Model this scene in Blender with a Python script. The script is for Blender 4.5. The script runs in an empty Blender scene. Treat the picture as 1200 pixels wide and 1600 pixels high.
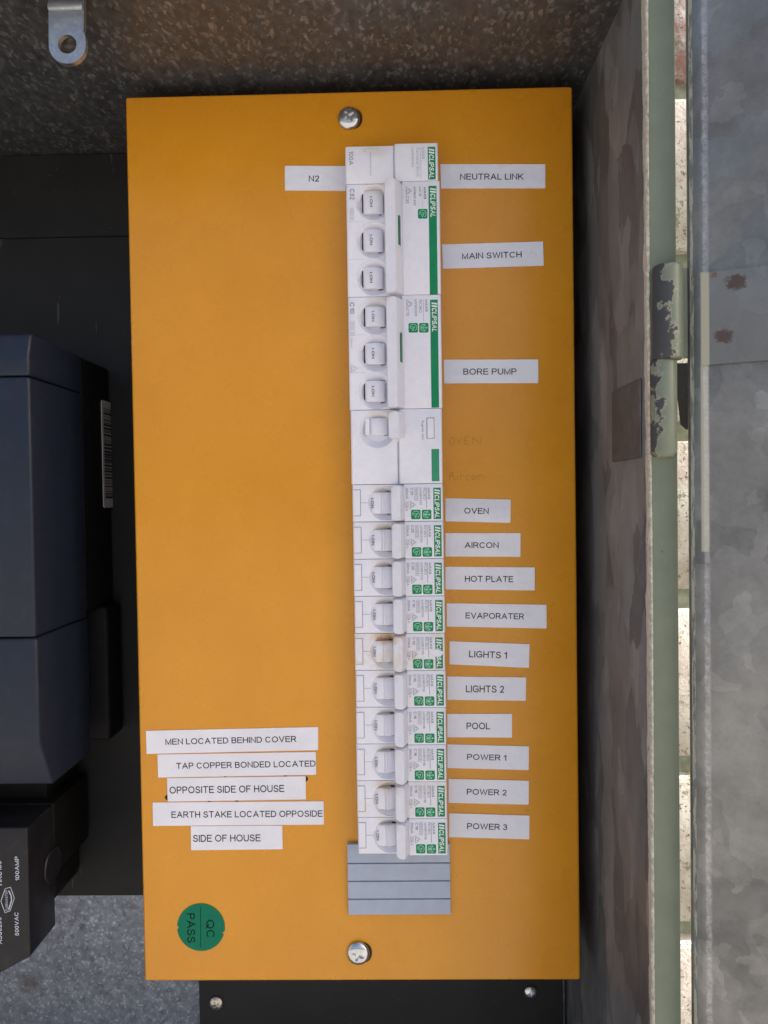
import bpy, bmesh, math, random
from mathutils import Vector, Matrix
R = math.radians
random.seed(7)
sc = bpy.context.scene
col = sc.collection

# ---------------------------------------------------------------- camera
CAM = Vector((.13098, -.35240, -.19979))
FPX = 1109.0
PT, YW, RL = -0.020258, 0.017376, 0.014655
CM = Matrix.Rotation(YW, 3, 'Z') @ Matrix.Rotation(PT, 3, 'X') @ Matrix.Rotation(RL, 3, 'Y')
cd = bpy.data.cameras.new('camera'); cam = bpy.data.objects.new('camera', cd); col.objects.link(cam)
cd.sensor_fit = 'VERTICAL'; cd.sensor_height = 32; cd.lens = FPX / 1600 * 32
cd.clip_start = .01; cd.clip_end = 500
rt, fw, up = CM.col[0], CM.col[1], CM.col[2]
m = Matrix((rt, up, -fw)).transposed().to_4x4(); m.translation = CAM
cam.matrix_world = m
sc.camera = cam

def at(px, py, Y):
    """world point on the upright plane at depth Y seen at photo pixel (px, py)"""
    d = CM @ Vector(((px - 600) / FPX, 1.0, (800 - py) / FPX))
    return CAM + d * ((Y - CAM.y) / d.y)

# ---------------------------------------------------------------- sky, sun, exposure
w = bpy.data.worlds.new("World"); sc.world = w; w.use_nodes = True
nt = w.node_tree; nt.nodes.clear()
SUN_EL, SUN_AZ = R(35), R(-9.5)         # azimuth measured from +X towards +Y
sky = nt.nodes.new('ShaderNodeTexSky'); sky.sky_type = 'NISHITA'; sky.sun_disc = False
sky.sun_elevation = SUN_EL; sky.sun_rotation = R(90) - SUN_AZ
sky.air_density = 1.0; sky.dust_density = 5.0; sky.ozone_density = 1.0
bg = nt.nodes.new('ShaderNodeBackground'); bg.inputs[1].default_value = .12
wo = nt.nodes.new('ShaderNodeOutputWorld')
nt.links.new(sky.outputs[0], bg.inputs[0]); nt.links.new(bg.outputs[0], wo.inputs[0])
sd = bpy.data.lights.new('sun', 'SUN'); sd.energy = 5.0; sd.angle = R(.5); sd.color = (1, .95, .88)
so = bpy.data.objects.new('sun', sd); col.objects.link(so)
tosun = Vector((math.cos(SUN_EL) * math.cos(SUN_AZ), math.cos(SUN_EL) * math.sin(SUN_AZ), math.sin(SUN_EL)))
so.rotation_euler = tosun.to_track_quat('Z', 'Y').to_euler(); so.location = tosun * 3
sc.view_settings.view_transform = 'Standard'; sc.view_settings.look = 'None'
sc.view_settings.exposure = 1.07; sc.view_settings.gamma = 1
sc.cycles.max_bounces = 10; sc.cycles.diffuse_bounces = 5; sc.cycles.glossy_bounces = 5

# ---------------------------------------------------------------- materials
class NT:
    def __init__(s, name):
        s.m = bpy.data.materials.new(name); s.m.use_nodes = True
        s.t = s.m.node_tree; s.b = s.t.nodes['Principled BSDF']
        s.co = s.t.nodes.new('ShaderNodeTexCoord')
    def n(s, typ, **k):
        x = s.t.nodes.new(typ)
        for a, v in k.items(): setattr(x, a, v)
        return x
    def l(s, a, b): s.t.links.new(a, b)
    def vec(s, scale=(1, 1, 1), rnd=True):
        mp = s.n('ShaderNodeMapping'); mp.inputs['Scale'].default_value = scale
        s.l(s.co.outputs['Object'], mp.inputs[0])
        if rnd:
            oi = s.n('ShaderNodeObjectInfo'); mu = s.n('ShaderNodeMath', operation='MULTIPLY'); mu.inputs[1].default_value = 7
            s.l(oi.outputs['Random'], mu.inputs[0]); s.l(mu.outputs[0], mp.inputs['Location'])
        return mp.outputs[0]
    def noise(s, scale, detail=4, rough=.55, vec=None, rnd=False):
        x = s.n('ShaderNodeTexNoise'); x.inputs['Scale'].default_value = scale
        x.inputs['Detail'].default_value = detail; x.inputs['Roughness'].default_value = rough
        s.l(vec if vec is not None else s.vec(rnd=rnd), x.inputs['Vector']); return x.outputs[0]
    def voro(s, scale, vec=None, feature='F1', out='Color'):
        x = s.n('ShaderNodeTexVoronoi', feature=feature); x.inputs['Scale'].default_value = scale
        s.l(vec if vec is not None else s.vec(rnd=False), x.inputs['Vector']); return x.outputs[out]
    def rng(s, src, a, b, c=0, d=1, smooth=False):
        x = s.n('ShaderNodeMapRange'); x.inputs[1].default_value = a; x.inputs[2].default_value = b
        x.inputs[3].default_value = c; x.inputs[4].default_value = d
        if smooth: x.interpolation_type = 'SMOOTHSTEP'
        s.l(src, x.inputs[0]); return x.outputs[0]
    def math(s, op, a, b=None):
        x = s.n('ShaderNodeMath', operation=op)
        for i, v in enumerate((a, b)):
            if v is None: continue
            if isinstance(v, (int, float)): x.inputs[i].default_value = v
            else: s.l(v, x.inputs[i])
        return x.outputs[0]
    def mix(s, f, a, b):
        x = s.n('ShaderNodeMix', data_type='RGBA')
        if isinstance(f, (int, float)): x.inputs[0].default_value = f
        else: s.l(f, x.inputs[0])
        for i, v in ((6, a), (7, b)):
            if isinstance(v, tuple): x.inputs[i].default_value = (*v, 1)
            else: s.l(v, x.inputs[i])
        return x.outputs[2]
    def bump(s, h, strength, dist):
        x = s.n('ShaderNodeBump'); x.inputs['Strength'].default_value = strength
        x.inputs['Distance'].default_value = dist; s.l(h, x.inputs['Height'])
        s.l(x.outputs[0], s.b.inputs['Normal']); return x
    def set(s, **k):
        names = dict(base='Base Color', rough='Roughness', metal='Metallic', coat='Coat Weight', coatr='Coat Roughness', spec='Specular IOR Level')
        for a, v in k.items():
            i = s.b.inputs[names[a]]
            if isinstance(v, tuple): i.default_value = (*v, 1)
            elif isinstance(v, (int, float)): i.default_value = v
            else: s.l(v, i)
        return s
    def axes(s):
        x = s.n('ShaderNodeSeparateXYZ'); s.l(s.co.outputs['Object'], x.inputs[0]); return x.outputs

def plain(name, base, rough=.4, metal=0., var=.06, scale=300, bump=0., coat=0., spec=.5):
    a = NT(name)
    f = a.noise(scale, 4)
    dk = tuple(c * (1 - var * 2) for c in base); lt = tuple(min(1, c * (1 + var)) for c in base)
    a.set(base=a.mix(a.rng(f, .3, .7), dk, lt), rough=a.rng(f, .3, .7, max(.02, rough - .05), rough + .06), metal=metal, coat=coat, spec=spec)
    if bump: a.bump(a.noise(scale * 8, 2), bump, .0001)
    return a.m

def galv(name, dark, light, rough, cell, stretch=(1, 1, 1), rust=(), cream=None, flake=.5, grime=.25, creamx=None, metal=.85, spark=.3, bend_glint=None, cellw=.28, softw=.5, scr=0.):
    a = NT(name)
    wv = a.vec(stretch, False)
    dist = a.n('ShaderNodeTexNoise'); dist.inputs['Scale'].default_value = cell * 1.4; dist.inputs['Detail'].default_value = 3
    a.l(wv, dist.inputs['Vector'])
    sub = a.n('ShaderNodeVectorMath', operation='SUBTRACT'); sub.inputs[1].default_value = (.5, .5, .5)
    a.l(dist.outputs['Color'], sub.inputs[0])
    scl = a.n('ShaderNodeVectorMath', operation='SCALE'); scl.inputs['Scale'].default_value = .9 / cell
    a.l(sub.outputs[0], scl.inputs[0])
    add = a.n('ShaderNodeVectorMath', operation='ADD'); a.l(wv, add.inputs[0]); a.l(scl.outputs[0], add.inputs[1])
    wv2 = add.outputs[0]
    c1 = a.n('ShaderNodeSeparateColor'); a.l(a.voro(cell, wv2), c1.inputs[0])
    c2 = a.n('ShaderNodeSeparateColor'); a.l(a.voro(cell * 2.3, wv2), c2.inputs[0])
    soft = a.noise(cell * .9, 5, .7, wv)
    fl = a.math('ADD', a.math('MULTIPLY', a.rng(soft, .3, .75), flake * softw), a.math('ADD', a.math('MULTIPLY', c1.outputs[0], flake * cellw), a.math('MULTIPLY', a.math('POWER', a.rng(c2.outputs[1], .62, 1), 2.0), spark)))
    base = a.mix(fl, dark, light)
    if scr:
        sc_ = a.rng(a.noise(260, 4, .6, a.vec((1, 1.3, .09), False)), .60, .70)
        fl = a.math('ADD', fl, a.math('MULTIPLY', sc_, scr))
    gr = a.rng(a.noise(18, 6, .65), .4, .7)
    base = a.mix(a.math('MULTIPLY', gr, grime), base, (.10, .09, .08))
    fine = a.rng(a.noise(1500, 3), .62, .78)
    base = a.mix(a.math('MULTIPLY', fine, .45), base, (.05, .045, .04))
    ax = a.axes()
    masks = []
    for (x, z, r, cc) in rust:
        dx = a.math('SUBTRACT', ax[0], x); dz = a.math('SUBTRACT', ax[2], z)
        d = a.math('SQRT', a.math('ADD', a.math('MULTIPLY', dx, dx), a.math('MULTIPLY', dz, dz)))
        d = a.math('ADD', d, a.math('MULTIPLY', a.math('SUBTRACT', a.noise(500, 5, .7), .5), r * 1.8))
        mk = a.rng(d, r * (.55 if r < .006 else -.1), r, .85 if r < .006 else .8, 0, True)
        base = a.mix(mk, base, cc); masks.append(mk)
    if cream:                       # paint overspray along the front edge: (Y limit)
        lim, cc = cream
        yy = a.math('ADD', ax[1], a.math('MULTIPLY', a.math('SUBTRACT', a.noise(60, 6, .7), .5), .006))
        mk = a.math('MULTIPLY', a.rng(yy, lim - .0006, lim, 1, 0), a.rng(a.noise(380, 5, .75), .36, .40))
        base = a.mix(mk, base, cc); masks.append(mk)
    if creamx:                      # runs of cream paint: (x0, x1, z0, z1)
        x0, x1, z0, z1, cc = creamx
        mk = a.math('MULTIPLY', a.math('MULTIPLY', a.rng(ax[0], x0, x0 + .0003), a.rng(ax[0], x1, x1 + .0004, 1, 0)),
                    a.math('MULTIPLY', a.rng(ax[2], z0, z0 + .0005), a.rng(ax[2], z1, z1 + .0005, 1, 0)))
        base = a.mix(mk, base, cc); masks.append(mk)
    if bend_glint:                        # bend highlight painted in as brighter, burnished metal: (x0, x1, bright)
        x0, x1, cc = bend_glint
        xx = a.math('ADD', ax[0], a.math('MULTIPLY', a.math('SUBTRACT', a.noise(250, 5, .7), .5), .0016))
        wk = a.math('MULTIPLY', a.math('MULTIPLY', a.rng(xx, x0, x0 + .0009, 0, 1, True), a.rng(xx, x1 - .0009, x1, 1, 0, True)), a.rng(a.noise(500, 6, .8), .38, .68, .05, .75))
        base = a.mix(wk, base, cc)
    mt = None
    for mk in masks: mt = mk if mt is None else a.math('MAXIMUM', mt, mk)
    rr = a.math('ADD', a.rng(c1.outputs[2], 0, 1, rough - .08, rough + .1), a.math('MULTIPLY', gr, .12))
    a.set(base=base, rough=rr, metal=(a.math('MULTIPLY', a.math('SUBTRACT', 1.0, mt), metal) if mt is not None else metal))
    a.bump(a.math('ADD', c1.outputs[1], a.math('MULTIPLY', c2.outputs[2], .4)), .15, .0004)
    return a.m

def yellow():
    a = NT('yellow_paint')
    sm = a.rng(a.noise(22, 5, .6), .35, .7)
    base = a.mix(sm, (.620, .248, .007), (.665, .275, .010))
    dust = a.rng(a.noise(1400, 2), .70, .78)
    base = a.mix(a.math('MULTIPLY', dust, .18), base, (.25, .12, .03))
    a.set(base=base, rough=a.rng(a.noise(60, 5), .3, .7, .24, .33), spec=.5)
    a.bump(a.noise(700, 1), .03, .0002)
    return a.m

def plastic():
    a = NT('white_plastic')
    oi = a.n('ShaderNodeObjectInfo'); se = a.n('ShaderNodeSeparateColor'); a.l(oi.outputs['Color'], se.inputs[0])
    amt = a.math('SUBTRACT', 1.0, se.outputs[1])           # object colour carries how stained the module is
    ax = a.axes()
    nz = a.noise(260, 6, .7, rnd=True)
    base = a.mix(a.rng(nz, .35, .7), (.72, .70, .775), (.775, .755, .825))
    # grime sits in the scooped recess at the top of each toggle
    dx = a.math('SUBTRACT', ax[0], .0150); dz = a.math('SUBTRACT', ax[2], -.0018)
    d = a.math('SQRT', a.math('ADD', a.math('MULTIPLY', dx, dx), a.math('MULTIPLY', a.math('MULTIPLY', dz, dz), 3.)))
    mk = a.math('MULTIPLY', a.rng(d, .003, .0085, 1, 0, True), a.rng(nz, .3, .62, .35, 1.))
    base = a.mix(a.math('MULTIPLY', mk, a.rng(amt, 0, .5, .34, 1.)), base, a.mix(a.rng(amt, .05, .5), (.52, .42, .27), (.50, .27, .11)))
    mk2 = a.math('MULTIPLY', a.rng(a.noise(150, 6, .7, rnd=True), .45, .65), a.math('MULTIPLY', amt, 1.3))
    base = a.mix(mk2, base, (.66, .53, .36))
    sp = a.math('MULTIPLY', a.rng(a.noise(1500, 2, rnd=True), .70, .76), .35)
    base = a.mix(sp, base, (.35, .3, .25))
    a.set(base=base, rough=a.rng(nz, .3, .7, .30, .42))
    a.bump(a.noise(4000, 2), .05, .0001)
    return a.m

def paper():
    a = NT('laminated_label')
    nz = a.noise(35, 5, .6, rnd=True)
    a.set(base=a.mix(a.rng(nz, .35, .65), (.66, .645, .71), (.72, .70, .765)), rough=.28, coat=1.0, coatr=.06)
    a.bump(a.noise(85, 3, .5, rnd=True), .5, .0022)
    return a.m

def brickm():
    a = NT('brick_clay')
    oi = a.n('ShaderNodeObjectInfo')
    nz = a.noise(60, 8, .7, rnd=True)
    sun_glare = a.rng(nz, .38, .60)  # pale patches put the blown-out sunlight into the brick colour
    base = a.mix(a.math('MULTIPLY', sun_glare, .8), oi.outputs['Color'], (.90, .88, .85))
    pits = a.rng(a.noise(420, 4, .7, rnd=True), .34, .42)
    base = a.mix(pits, (.16, .09, .07), base)
    moss = a.math('MULTIPLY', a.rng(a.noise(110, 6, .75, rnd=True), .56, .62), .75)
    base = a.mix(moss, base, (.20, .24, .12))
    a.set(base=base, rough=.9); a.bump(a.noise(500, 6, .7), .6, .0015)
    return a.m

def greenp(name, chips=False, sh=0.):
    a = NT(name)
    nz = a.noise(90, 5)
    base = a.mix(a.rng(nz, .3, .7), (.160, .182, .128), (.190, .214, .152))
    if chips:
        ax = a.axes()
        s_ = a.math('ADD', a.math('MULTIPLY', ax[0], -90.), a.math('MULTIPLY', a.math('SUBTRACT', a.noise(130, 6, .65, rnd=True), .5 + sh), 2.6))
        cm = a.rng(s_, .02, .06); dk = a.rng(s_, .12, .20)
        base = a.mix(cm, base, (.27, .25, .19)); base = a.mix(dk, base, (.050, .050, .052))
        a.set(rough=a.rng(dk, 0, 1, .35, .6))
    else:
        ch = a.rng(a.noise(160, 6, .7), .70, .72)
        base = a.mix(ch, base, (.12, .13, .11)); a.set(rough=.38)
    a.set(base=base); a.bump(a.noise(300, 4), .12, .0006)
    return a.m

def blackboard():
    a = NT('black_board')
    base = a.mix(a.rng(a.noise(30, 6), .35, .7), (.008, .008, .009), (.013, .013, .014))
    sv = a.vec((1, 1, .12), False)
    scr = a.rng(a.noise(300, 3, .5, sv), .70, .74)
    base = a.mix(a.math('MULTIPLY', scr, .4), base, (.12, .12, .12))
    spk = a.rng(a.noise(420, 3, .6), .70, .74)
    base = a.mix(a.math('MULTIPLY', spk, .4), base, (.16, .15, .14))
    a.set(base=base, rough=.55, spec=.28); a.bump(a.noise(800, 3), .15, .0003)
    return a.m

def darkplastic(name, c, rough=.42, spec=.5, dc=None):
    a = NT(name)
    dust = a.rng(a.noise(150, 6, .7), .52, .75)
    base = a.mix(a.math('MULTIPLY', dust, .16), c, dc or tuple(v * 2.2 + .03 for v in c))
    a.set(base=base, spec=spec, rough=a.rng(a.noise(80, 4), .3, .7, rough - .05, rough + .08)); a.bump(a.noise(3500, 2), .18, .00012)
    return a.m

def streaky():
    a = NT('streaked_edge_paint'); v = a.vec((1, 1, .12), False)
    f = a.rng(a.noise(900, 5, .7, v), .46, .54)
    a.set(base=a.mix(f, (.13, .14, .13), (.34, .32, .26)), rough=.5); return a.m

M = {}
M['yellow'] = yellow(); M['white'] = plastic(); M['paper'] = paper(); M['brick'] = brickm()
M['green_lip'] = greenp('green_paint'); M['green_chip'] = greenp('chipped_green_paint', True)
M['green_chip_less'] = greenp('lightly_chipped_green_paint', True, .10)
M['board'] = blackboard()
M['meter'] = darkplastic('meter_casing', (.010, .015, .029), .40, .32); M['meter_black'] = darkplastic('meter_base', (.004, .004, .005), .6, .2)
M['fuse'] = darkplastic('fuse_bakelite', (.009, .0085, .012), .4, .3, (.10, .085, .065)); M['fuse_black'] = darkplastic('fuse_base_black', (.004, .004, .004), .6, .2)
M['ink'] = plain('black_ink', (.010, .010, .016), .4, spec=.2)
M['print'] = plain('grey_print', (.17, .17, .20), .5)
M['print_pale'] = plain('pale_grey_print', (.42, .42, .46), .5)
M['navy'] = plain('navy_print', (.015, .025, .07), .4)
M['logo'] = plain('green_print', (.004, .225, .085), .38, spec=.25)
M['slit'] = plain('green_indicator', (.006, .150, .065), .35)
M['logo_white'] = plain('white_print', (.78, .80, .79), .4)
M['qc'] = plain('green_sticker_paper', (.001, .150, .082), .33, var=.05, spec=.15)
M['qc_ink'] = plain('dark_green_ink', (.003, .018, .014), .4, spec=.1)
M['chrome'] = plain('zinc_screw', (.62, .62, .64), .20, 1., .1, 400, .1)
M['zinc_dark'] = plain('dull_screw', (.55, .50, .44), .32, 1., .2, 900, .2)
M['hole'] = plain('dark_hole', (.01, .009, .008), .8)
M['gap'] = plain('grey_seam', (.36, .36, .40), .6)
M['blank'] = plain('grey_plastic', (.36, .40, .50), .42, 0, .04, 200, .1)
M['mortar'] = plain('mossy_mortar', (.42, .47, .38), .95, 0, .22, 120, .6)
M['ground'] = plain('pale_concrete', (.40, .385, .355), .9, 0, .18, 9, .3)
M['cream'] = plain('cream_paint', (.58, .53, .44), .5, 0, .22, 500, .3)
M['white_ink'] = plain('white_ink', (.50, .52, .62), .5)
M['pencil'] = plain('pencil_mark', (.44, .19, .022), .5, spec=.2)
M['bar'] = plain('sticker_paper', (.40, .40, .40), .5)

# ---------------------------------------------------------------- mesh helpers
def obj(name, bm, mat, parent=None, smooth=None):
    me = bpy.data.meshes.new(name)
    if smooth is not None:
        for f in bm.faces: f.smooth = True
        for e in bm.edges:
            if len(e.link_faces) == 2 and e.calc_face_angle(0) > R(smooth): e.smooth = False
    bm.to_mesh(me); bm.free()
    me.materials.append(mat)
    o = bpy.data.objects.new(name, me); col.objects.link(o)
    if parent: o.parent = parent
    return o
def thing(name, label, cat, loc=(0, 0, 0), group=None, kind=None):
    o = bpy.data.objects.new(name, None); col.objects.link(o); o.location = loc; o.empty_display_size = .01
    tag(o, label, cat, group, kind); return o
def tag(o, label=None, cat=None, group=None, kind=None):
    if label: o['label'] = label
    if cat: o['category'] = cat
    if group: o['group'] = group
    if kind: o['kind'] = kind
    return o
def mod_apply(o, mods):
    """bake modifiers into a fresh mesh"""
    for typ, kw in mods:
        md = o.modifiers.new('m', typ)
        for k, v in kw.items(): setattr(md, k, v)
    bpy.context.view_layer.update()
    dg = bpy.context.evaluated_depsgraph_get()
    me = bpy.data.meshes.new_from_object(o.evaluated_get(dg))
    o.modifiers.clear(); old = o.data; o.data = me; bpy.data.meshes.remove(old)
def prism(bm, poly, axis, a, b, bev=0., seg=2, faces=True):
    """poly: 2D points extruded along axis from a to b. axis y: poly (x,z); axis x: poly (y,z); axis z: poly (x,y)"""
    def P(p, t):
        if axis == 'y': return (p[0], t, p[1])
        if axis == 'x': return (t, p[0], p[1])
        return (p[0], p[1], t)
    n = len(poly)
    v0 = [bm.verts.new(P(p, a)) for p in poly]; v1 = [bm.verts.new(P(p, b)) for p in poly]
    fs = [bm.faces.new(v0), bm.faces.new(v1[::-1])]
    for i in range(n): fs.append(bm.faces.new((v0[i], v1[i], v1[(i + 1) % n], v0[(i + 1) % n])))
    bmesh.ops.recalc_face_normals(bm, faces=fs)
    if bev:
        es = set(e for f in fs for e in f.edges if e.calc_face_angle(0) > R(25))
        bmesh.ops.bevel(bm, geom=list(es), offset=bev, segments=seg, affect='EDGES', profile=.5)
def box(bm, x0, x1, y0, y1, z0, z1, bev=0., seg=2):
    prism(bm, [(x0, z0), (x1, z0), (x1, z1), (x0, z1)], 'y', y0, y1, bev, seg)
def NB(): return bmesh.new()
def quadc(bm, pts):
    return bm.faces.new([bm.verts.new(p) for p in pts])
def disc(bm, c, r, y, n=40):
    bm.faces.new([bm.verts.new((c[0] + r * math.cos(2 * math.pi * i / n), y, c[1] + r * math.sin(2 * math.pi * i / n))) for i in range(n)][::1])
def face_cam(bm):
    bm.normal_update()
    for f in bm.faces:
        if f.normal.y > 0: f.normal_flip()

def _arc(cx, cy, rx, ry, a0, a1, n=10):
    return [(cx + rx * math.cos(R(a0 + (a1 - a0) * i / n)), cy + ry * math.sin(R(a0 + (a1 - a0) * i / n))) for i in range(n + 1)]
GLYPH = {   # single-line capitals: width, strokes
 'A': (.88, [[(0, 0), (.44, 1), (.88, 0)], [(.15, .33), (.73, .33)]]),
 'B': (.70, [[(0, .53), (.42, .53)] + _arc(.42, .765, .24, .235, -90, 90) + [(0, 1), (0, 0), (.45, 0)] + _arc(.45, .265, .25, .265, -90, 90) + [(0, .53)]]),
 'C': (.86, [_arc(.43, .5, .43, .5, 42, 318, 22)]),
 'D': (.80, [[(0, 0), (0, 1), (.34, 1)] + _arc(.34, .5, .46, .5, 90, -90, 14) + [(0, 0)]]),
 'E': (.68, [[(.68, 1), (0, 1), (0, 0), (.70, 0)], [(0, .53), (.63, .53)]]),
 'F': (.64, [[(.64, 1), (0, 1), (0, 0)], [(0, .52), (.56, .52)]]),
 'G': (.92, [_arc(.46, .5, .46, .5, 42, 292, 20) + [(.70, .03), (.91, .14), (.91, .46), (.50, .46)]]),
 'H': (.76, [[(0, 0), (0, 1)], [(.76, 0), (.76, 1)], [(0, .52), (.76, .52)]]),
 'I': (.0, [[(0, 0), (0, 1)]]),
 'K': (.76, [[(0, 0), (0, 1)], [(.74, 1), (0, .34)], [(.27, .58), (.76, 0)]]),
 'L': (.58, [[(0, 1), (0, 0), (.58, 0)]]),
 'M': (.90, [[(0, 0), (0, 1), (.45, .02), (.90, 1), (.90, 0)]]),
 'N': (.76, [[(0, 0), (0, 1), (.76, 0), (.76, 1)]]),
 'O': (.96, [_arc(.48, .5, .48, .5, 90, 450, 28)]),
 'P': (.70, [[(0, 0), (0, 1), (.43, 1)] + _arc(.43, .73, .27, .27, 90, -90) + [(0, .46)]]),
 'Q': (.96, [_arc(.48, .5, .48, .5, 90, 450, 28), [(.56, .26), (.92, -.06)]]),
 'R': (.76, [[(0, 0), (0, 1), (.45, 1)] + _arc(.45, .735, .27, .265, 90, -90) + [(0, .47)], [(.42, .47), (.76, 0)]]),
 'S': (.72, [_arc(.36, .74, .31, .26, 20, 200, 10) + [(.10, .60), (.36, .52), (.62, .43)] + _arc(.36, .27, .36, .27, 15, -165, 12)]),
 'T': (.76, [[(0, 1), (.76, 1)], [(.38, 1), (.38, 0)]]),
 'U': (.76, [[(0, 1), (0, .36)] + _arc(.38, .36, .38, .36, 180, 360, 14) + [(.76, 1)]]),
 'V': (.84, [[(0, 1), (.42, 0), (.84, 1)]]),
 'W': (1.22, [[(0, 1), (.31, 0), (.61, 1), (.91, 0), (1.22, 1)]]),
 'X': (.82, [[(.02, 1), (.82, 0)], [(.80, 1), (0, 0)]]),
 '0': (.58, [_arc(.29, .5, .29, .5, 90, 450, 20)]), '1': (.28, [[(0, .76), (.28, .98), (.28, 0)]]),
 '2': (.60, [_arc(.31, .71, .27, .28, 165, -30, 12) + [(.40, .40), (.04, .0), (.60, 0)]]),
 '3': (.58, [_arc(.28, .75, .24, .24, 160, -90, 12) + [(.22, .52)], _arc(.28, .27, .29, .27, 90, -165, 12)]),
 '5': (.58, [[(.54, 1), (.13, 1), (.05, .5)] + _arc(.28, .31, .29, .31, 130, -165, 12)]),
 '6': (.58, [_arc(.32, .62, .30, .37, 45, 180, 8) + [(.02, .40)], _arc(.30, .31, .27, .31, 90, 450, 16)]),
 '9': (.58, [_arc(.26, .38, .30, .37, 225, 360, 8) + [(.56, .6)], _arc(.28, .69, .27, .30, 90, 450, 16)]),
 '.': (.14, [[(.07, .02), (.07, .10)]]), 'k': (.50, [[(0, 0), (0, 1)], [(.46, .68), (0, .26)], [(.18, .44), (.50, 0)]]),
 'm': (.86, [[(0, 0), (0, .7)], [(0, .5)] + _arc(.22, .5, .21, .2, 150, 0, 5) + [(.43, 0)], [(.43, .5)] + _arc(.65, .5, .21, .2, 150, 0, 5) + [(.86, 0)]]),
}
GAP = .20
def ribbon(pts, wd):
    """quads of a flat line with mitred joints"""
    n = len(pts); out = []
    dirs = []
    for a, b in zip(pts, pts[1:]):
        d = Vector((b[0] - a[0], b[1] - a[1])); dirs.append(d.normalized() if d.length > 1e-9 else Vector((1, 0)))
    for i, p in enumerate(pts):
        if i == 0: d = dirs[0]; k = 1.; e = -wd * .45
        elif i == n - 1: d = dirs[-1]; k = 1.; e = wd * .45
        else:
            d = dirs[i - 1] + dirs[i]
            if d.length < .3: d = Vector((dirs[i - 1].x, dirs[i - 1].y)); k = 1.
            else: d.normalize(); k = min(2.2, 1 / max(.3, d.dot(dirs[i])))
            e = 0
        nx_, ny_ = -d.y * wd / 2 * k, d.x * wd / 2 * k
        out.append(((p[0] + nx_ + d.x * e, p[1] + ny_ + d.y * e), (p[0] - nx_ + d.x * e, p[1] - ny_ + d.y * e)))
    return out
_tc = {}
def strokes2d(s, wd, shear):
    vs, fs = [], []; x = 0.
    for ch in s:
        if ch == ' ': x += .42; continue
        w_, ss = GLYPH[ch]
        for pts in ss:
            r_ = ribbon([(px_ + x, py_) for px_, py_ in pts], wd); k = len(vs)
            for a, b in r_: vs += [(a[0] + a[1] * shear, a[1]), (b[0] + b[1] * shear, b[1])]
            for i in range(len(r_) - 1): fs.append((k + 2 * i, k + 2 * i + 1, k + 2 * i + 3, k + 2 * i + 2))
        x += w_ + GAP + wd * .7
    return vs, fs
def text2d(s, bold=0., shear=0., res=3):
    key = (s, bold, shear, res)
    if key in _tc: return _tc[key]
    if all(ch in GLYPH or ch == ' ' for ch in s):
        _tc[key] = strokes2d(s, .135 + bold * 4, shear); return _tc[key]
    cu = bpy.data.curves.new('t', 'FONT'); cu.body = s; cu.offset = bold; cu.shear = shear; cu.resolution_u = res
    to = bpy.data.objects.new('t', cu); col.objects.link(to)
    bpy.context.view_layer.update()
    dg = bpy.context.evaluated_depsgraph_get()
    me = bpy.data.meshes.new_from_object(to.evaluated_get(dg))
    vs = [(v.co.x, v.co.y) for v in me.vertices]; fs = [tuple(p.vertices) for p in me.polygons]
    bpy.data.objects.remove(to); bpy.data.curves.remove(cu); bpy.data.meshes.remove(me)
    _tc[key] = (vs, fs); return vs, fs
def text(bm, s, x0, x1, z0, z1, y, rot=0, bold=0., shear=0., tilt=0., res=3):
    """fit text into the box x0..x1, z0..z1 on plane y. rot 0 upright, -90 reads downwards, 90 reads upwards"""
    vs, fs = text2d(s, bold, shear, res)
    ax0 = min(v[0] for v in vs); ax1 = max(v[0] for v in vs); ay0 = min(v[1] for v in vs); ay1 = max(v[1] for v in vs)
    cx, cz = (x0 + x1) / 2, (z0 + z1) / 2
    out = []
    for a, b in vs:
        p = (a - ax0) / (ax1 - ax0); q = (b - ay0) / max(1e-9, ay1 - ay0)
        if rot == 0: X, Z = x0 + p * (x1 - x0), z0 + q * (z1 - z0)
        elif rot == -90: X, Z = x0 + q * (x1 - x0), z1 - p * (z1 - z0)
        else: X, Z = x1 - q * (x1 - x0), z0 + p * (z1 - z0)
        if tilt:
            dx, dz = X - cx, Z - cz
            X, Z = cx + dx * math.cos(tilt) - dz * math.sin(tilt), cz + dx * math.sin(tilt) + dz * math.cos(tilt)
        out.append(bm.verts.new((X, y, Z)))
    for f in fs:
        try: bm.faces.new([out[i] for i in f])
        except ValueError: pass
def stroke(bm, pts, wd, y):
    """flat printed line through (x,z) points"""
    for a, b in zip(pts, pts[1:]):
        d = Vector((b[0] - a[0], b[1] - a[1])); L = d.length
        if L < 1e-7: continue
        d /= L; nrm = Vector((-d.y, d.x)) * wd / 2; e = d * wd * .3
        quadc(bm, [(a[0] - nrm.x - e.x, y, a[1] - nrm.y - e.y), (b[0] - nrm.x + e.x, y, b[1] - nrm.y + e.y),
                   (b[0] + nrm.x + e.x, y, b[1] + nrm.y + e.y), (a[0] + nrm.x - e.x, y, a[1] + nrm.y - e.y)])
def rrect(x0, x1, z0, z1, r, n=4):
    pts = []
    for cx, cz, a0 in ((x1 - r, z1 - r, 0), (x0 + r, z1 - r, 90), (x0 + r, z0 + r, 180), (x1 - r, z0 + r, 270)):
        for i in range(n + 1):
            a = R(a0 + 90 * i / n); pts.append((cx + r * math.cos(a), cz + r * math.sin(a)))
    return pts

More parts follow.
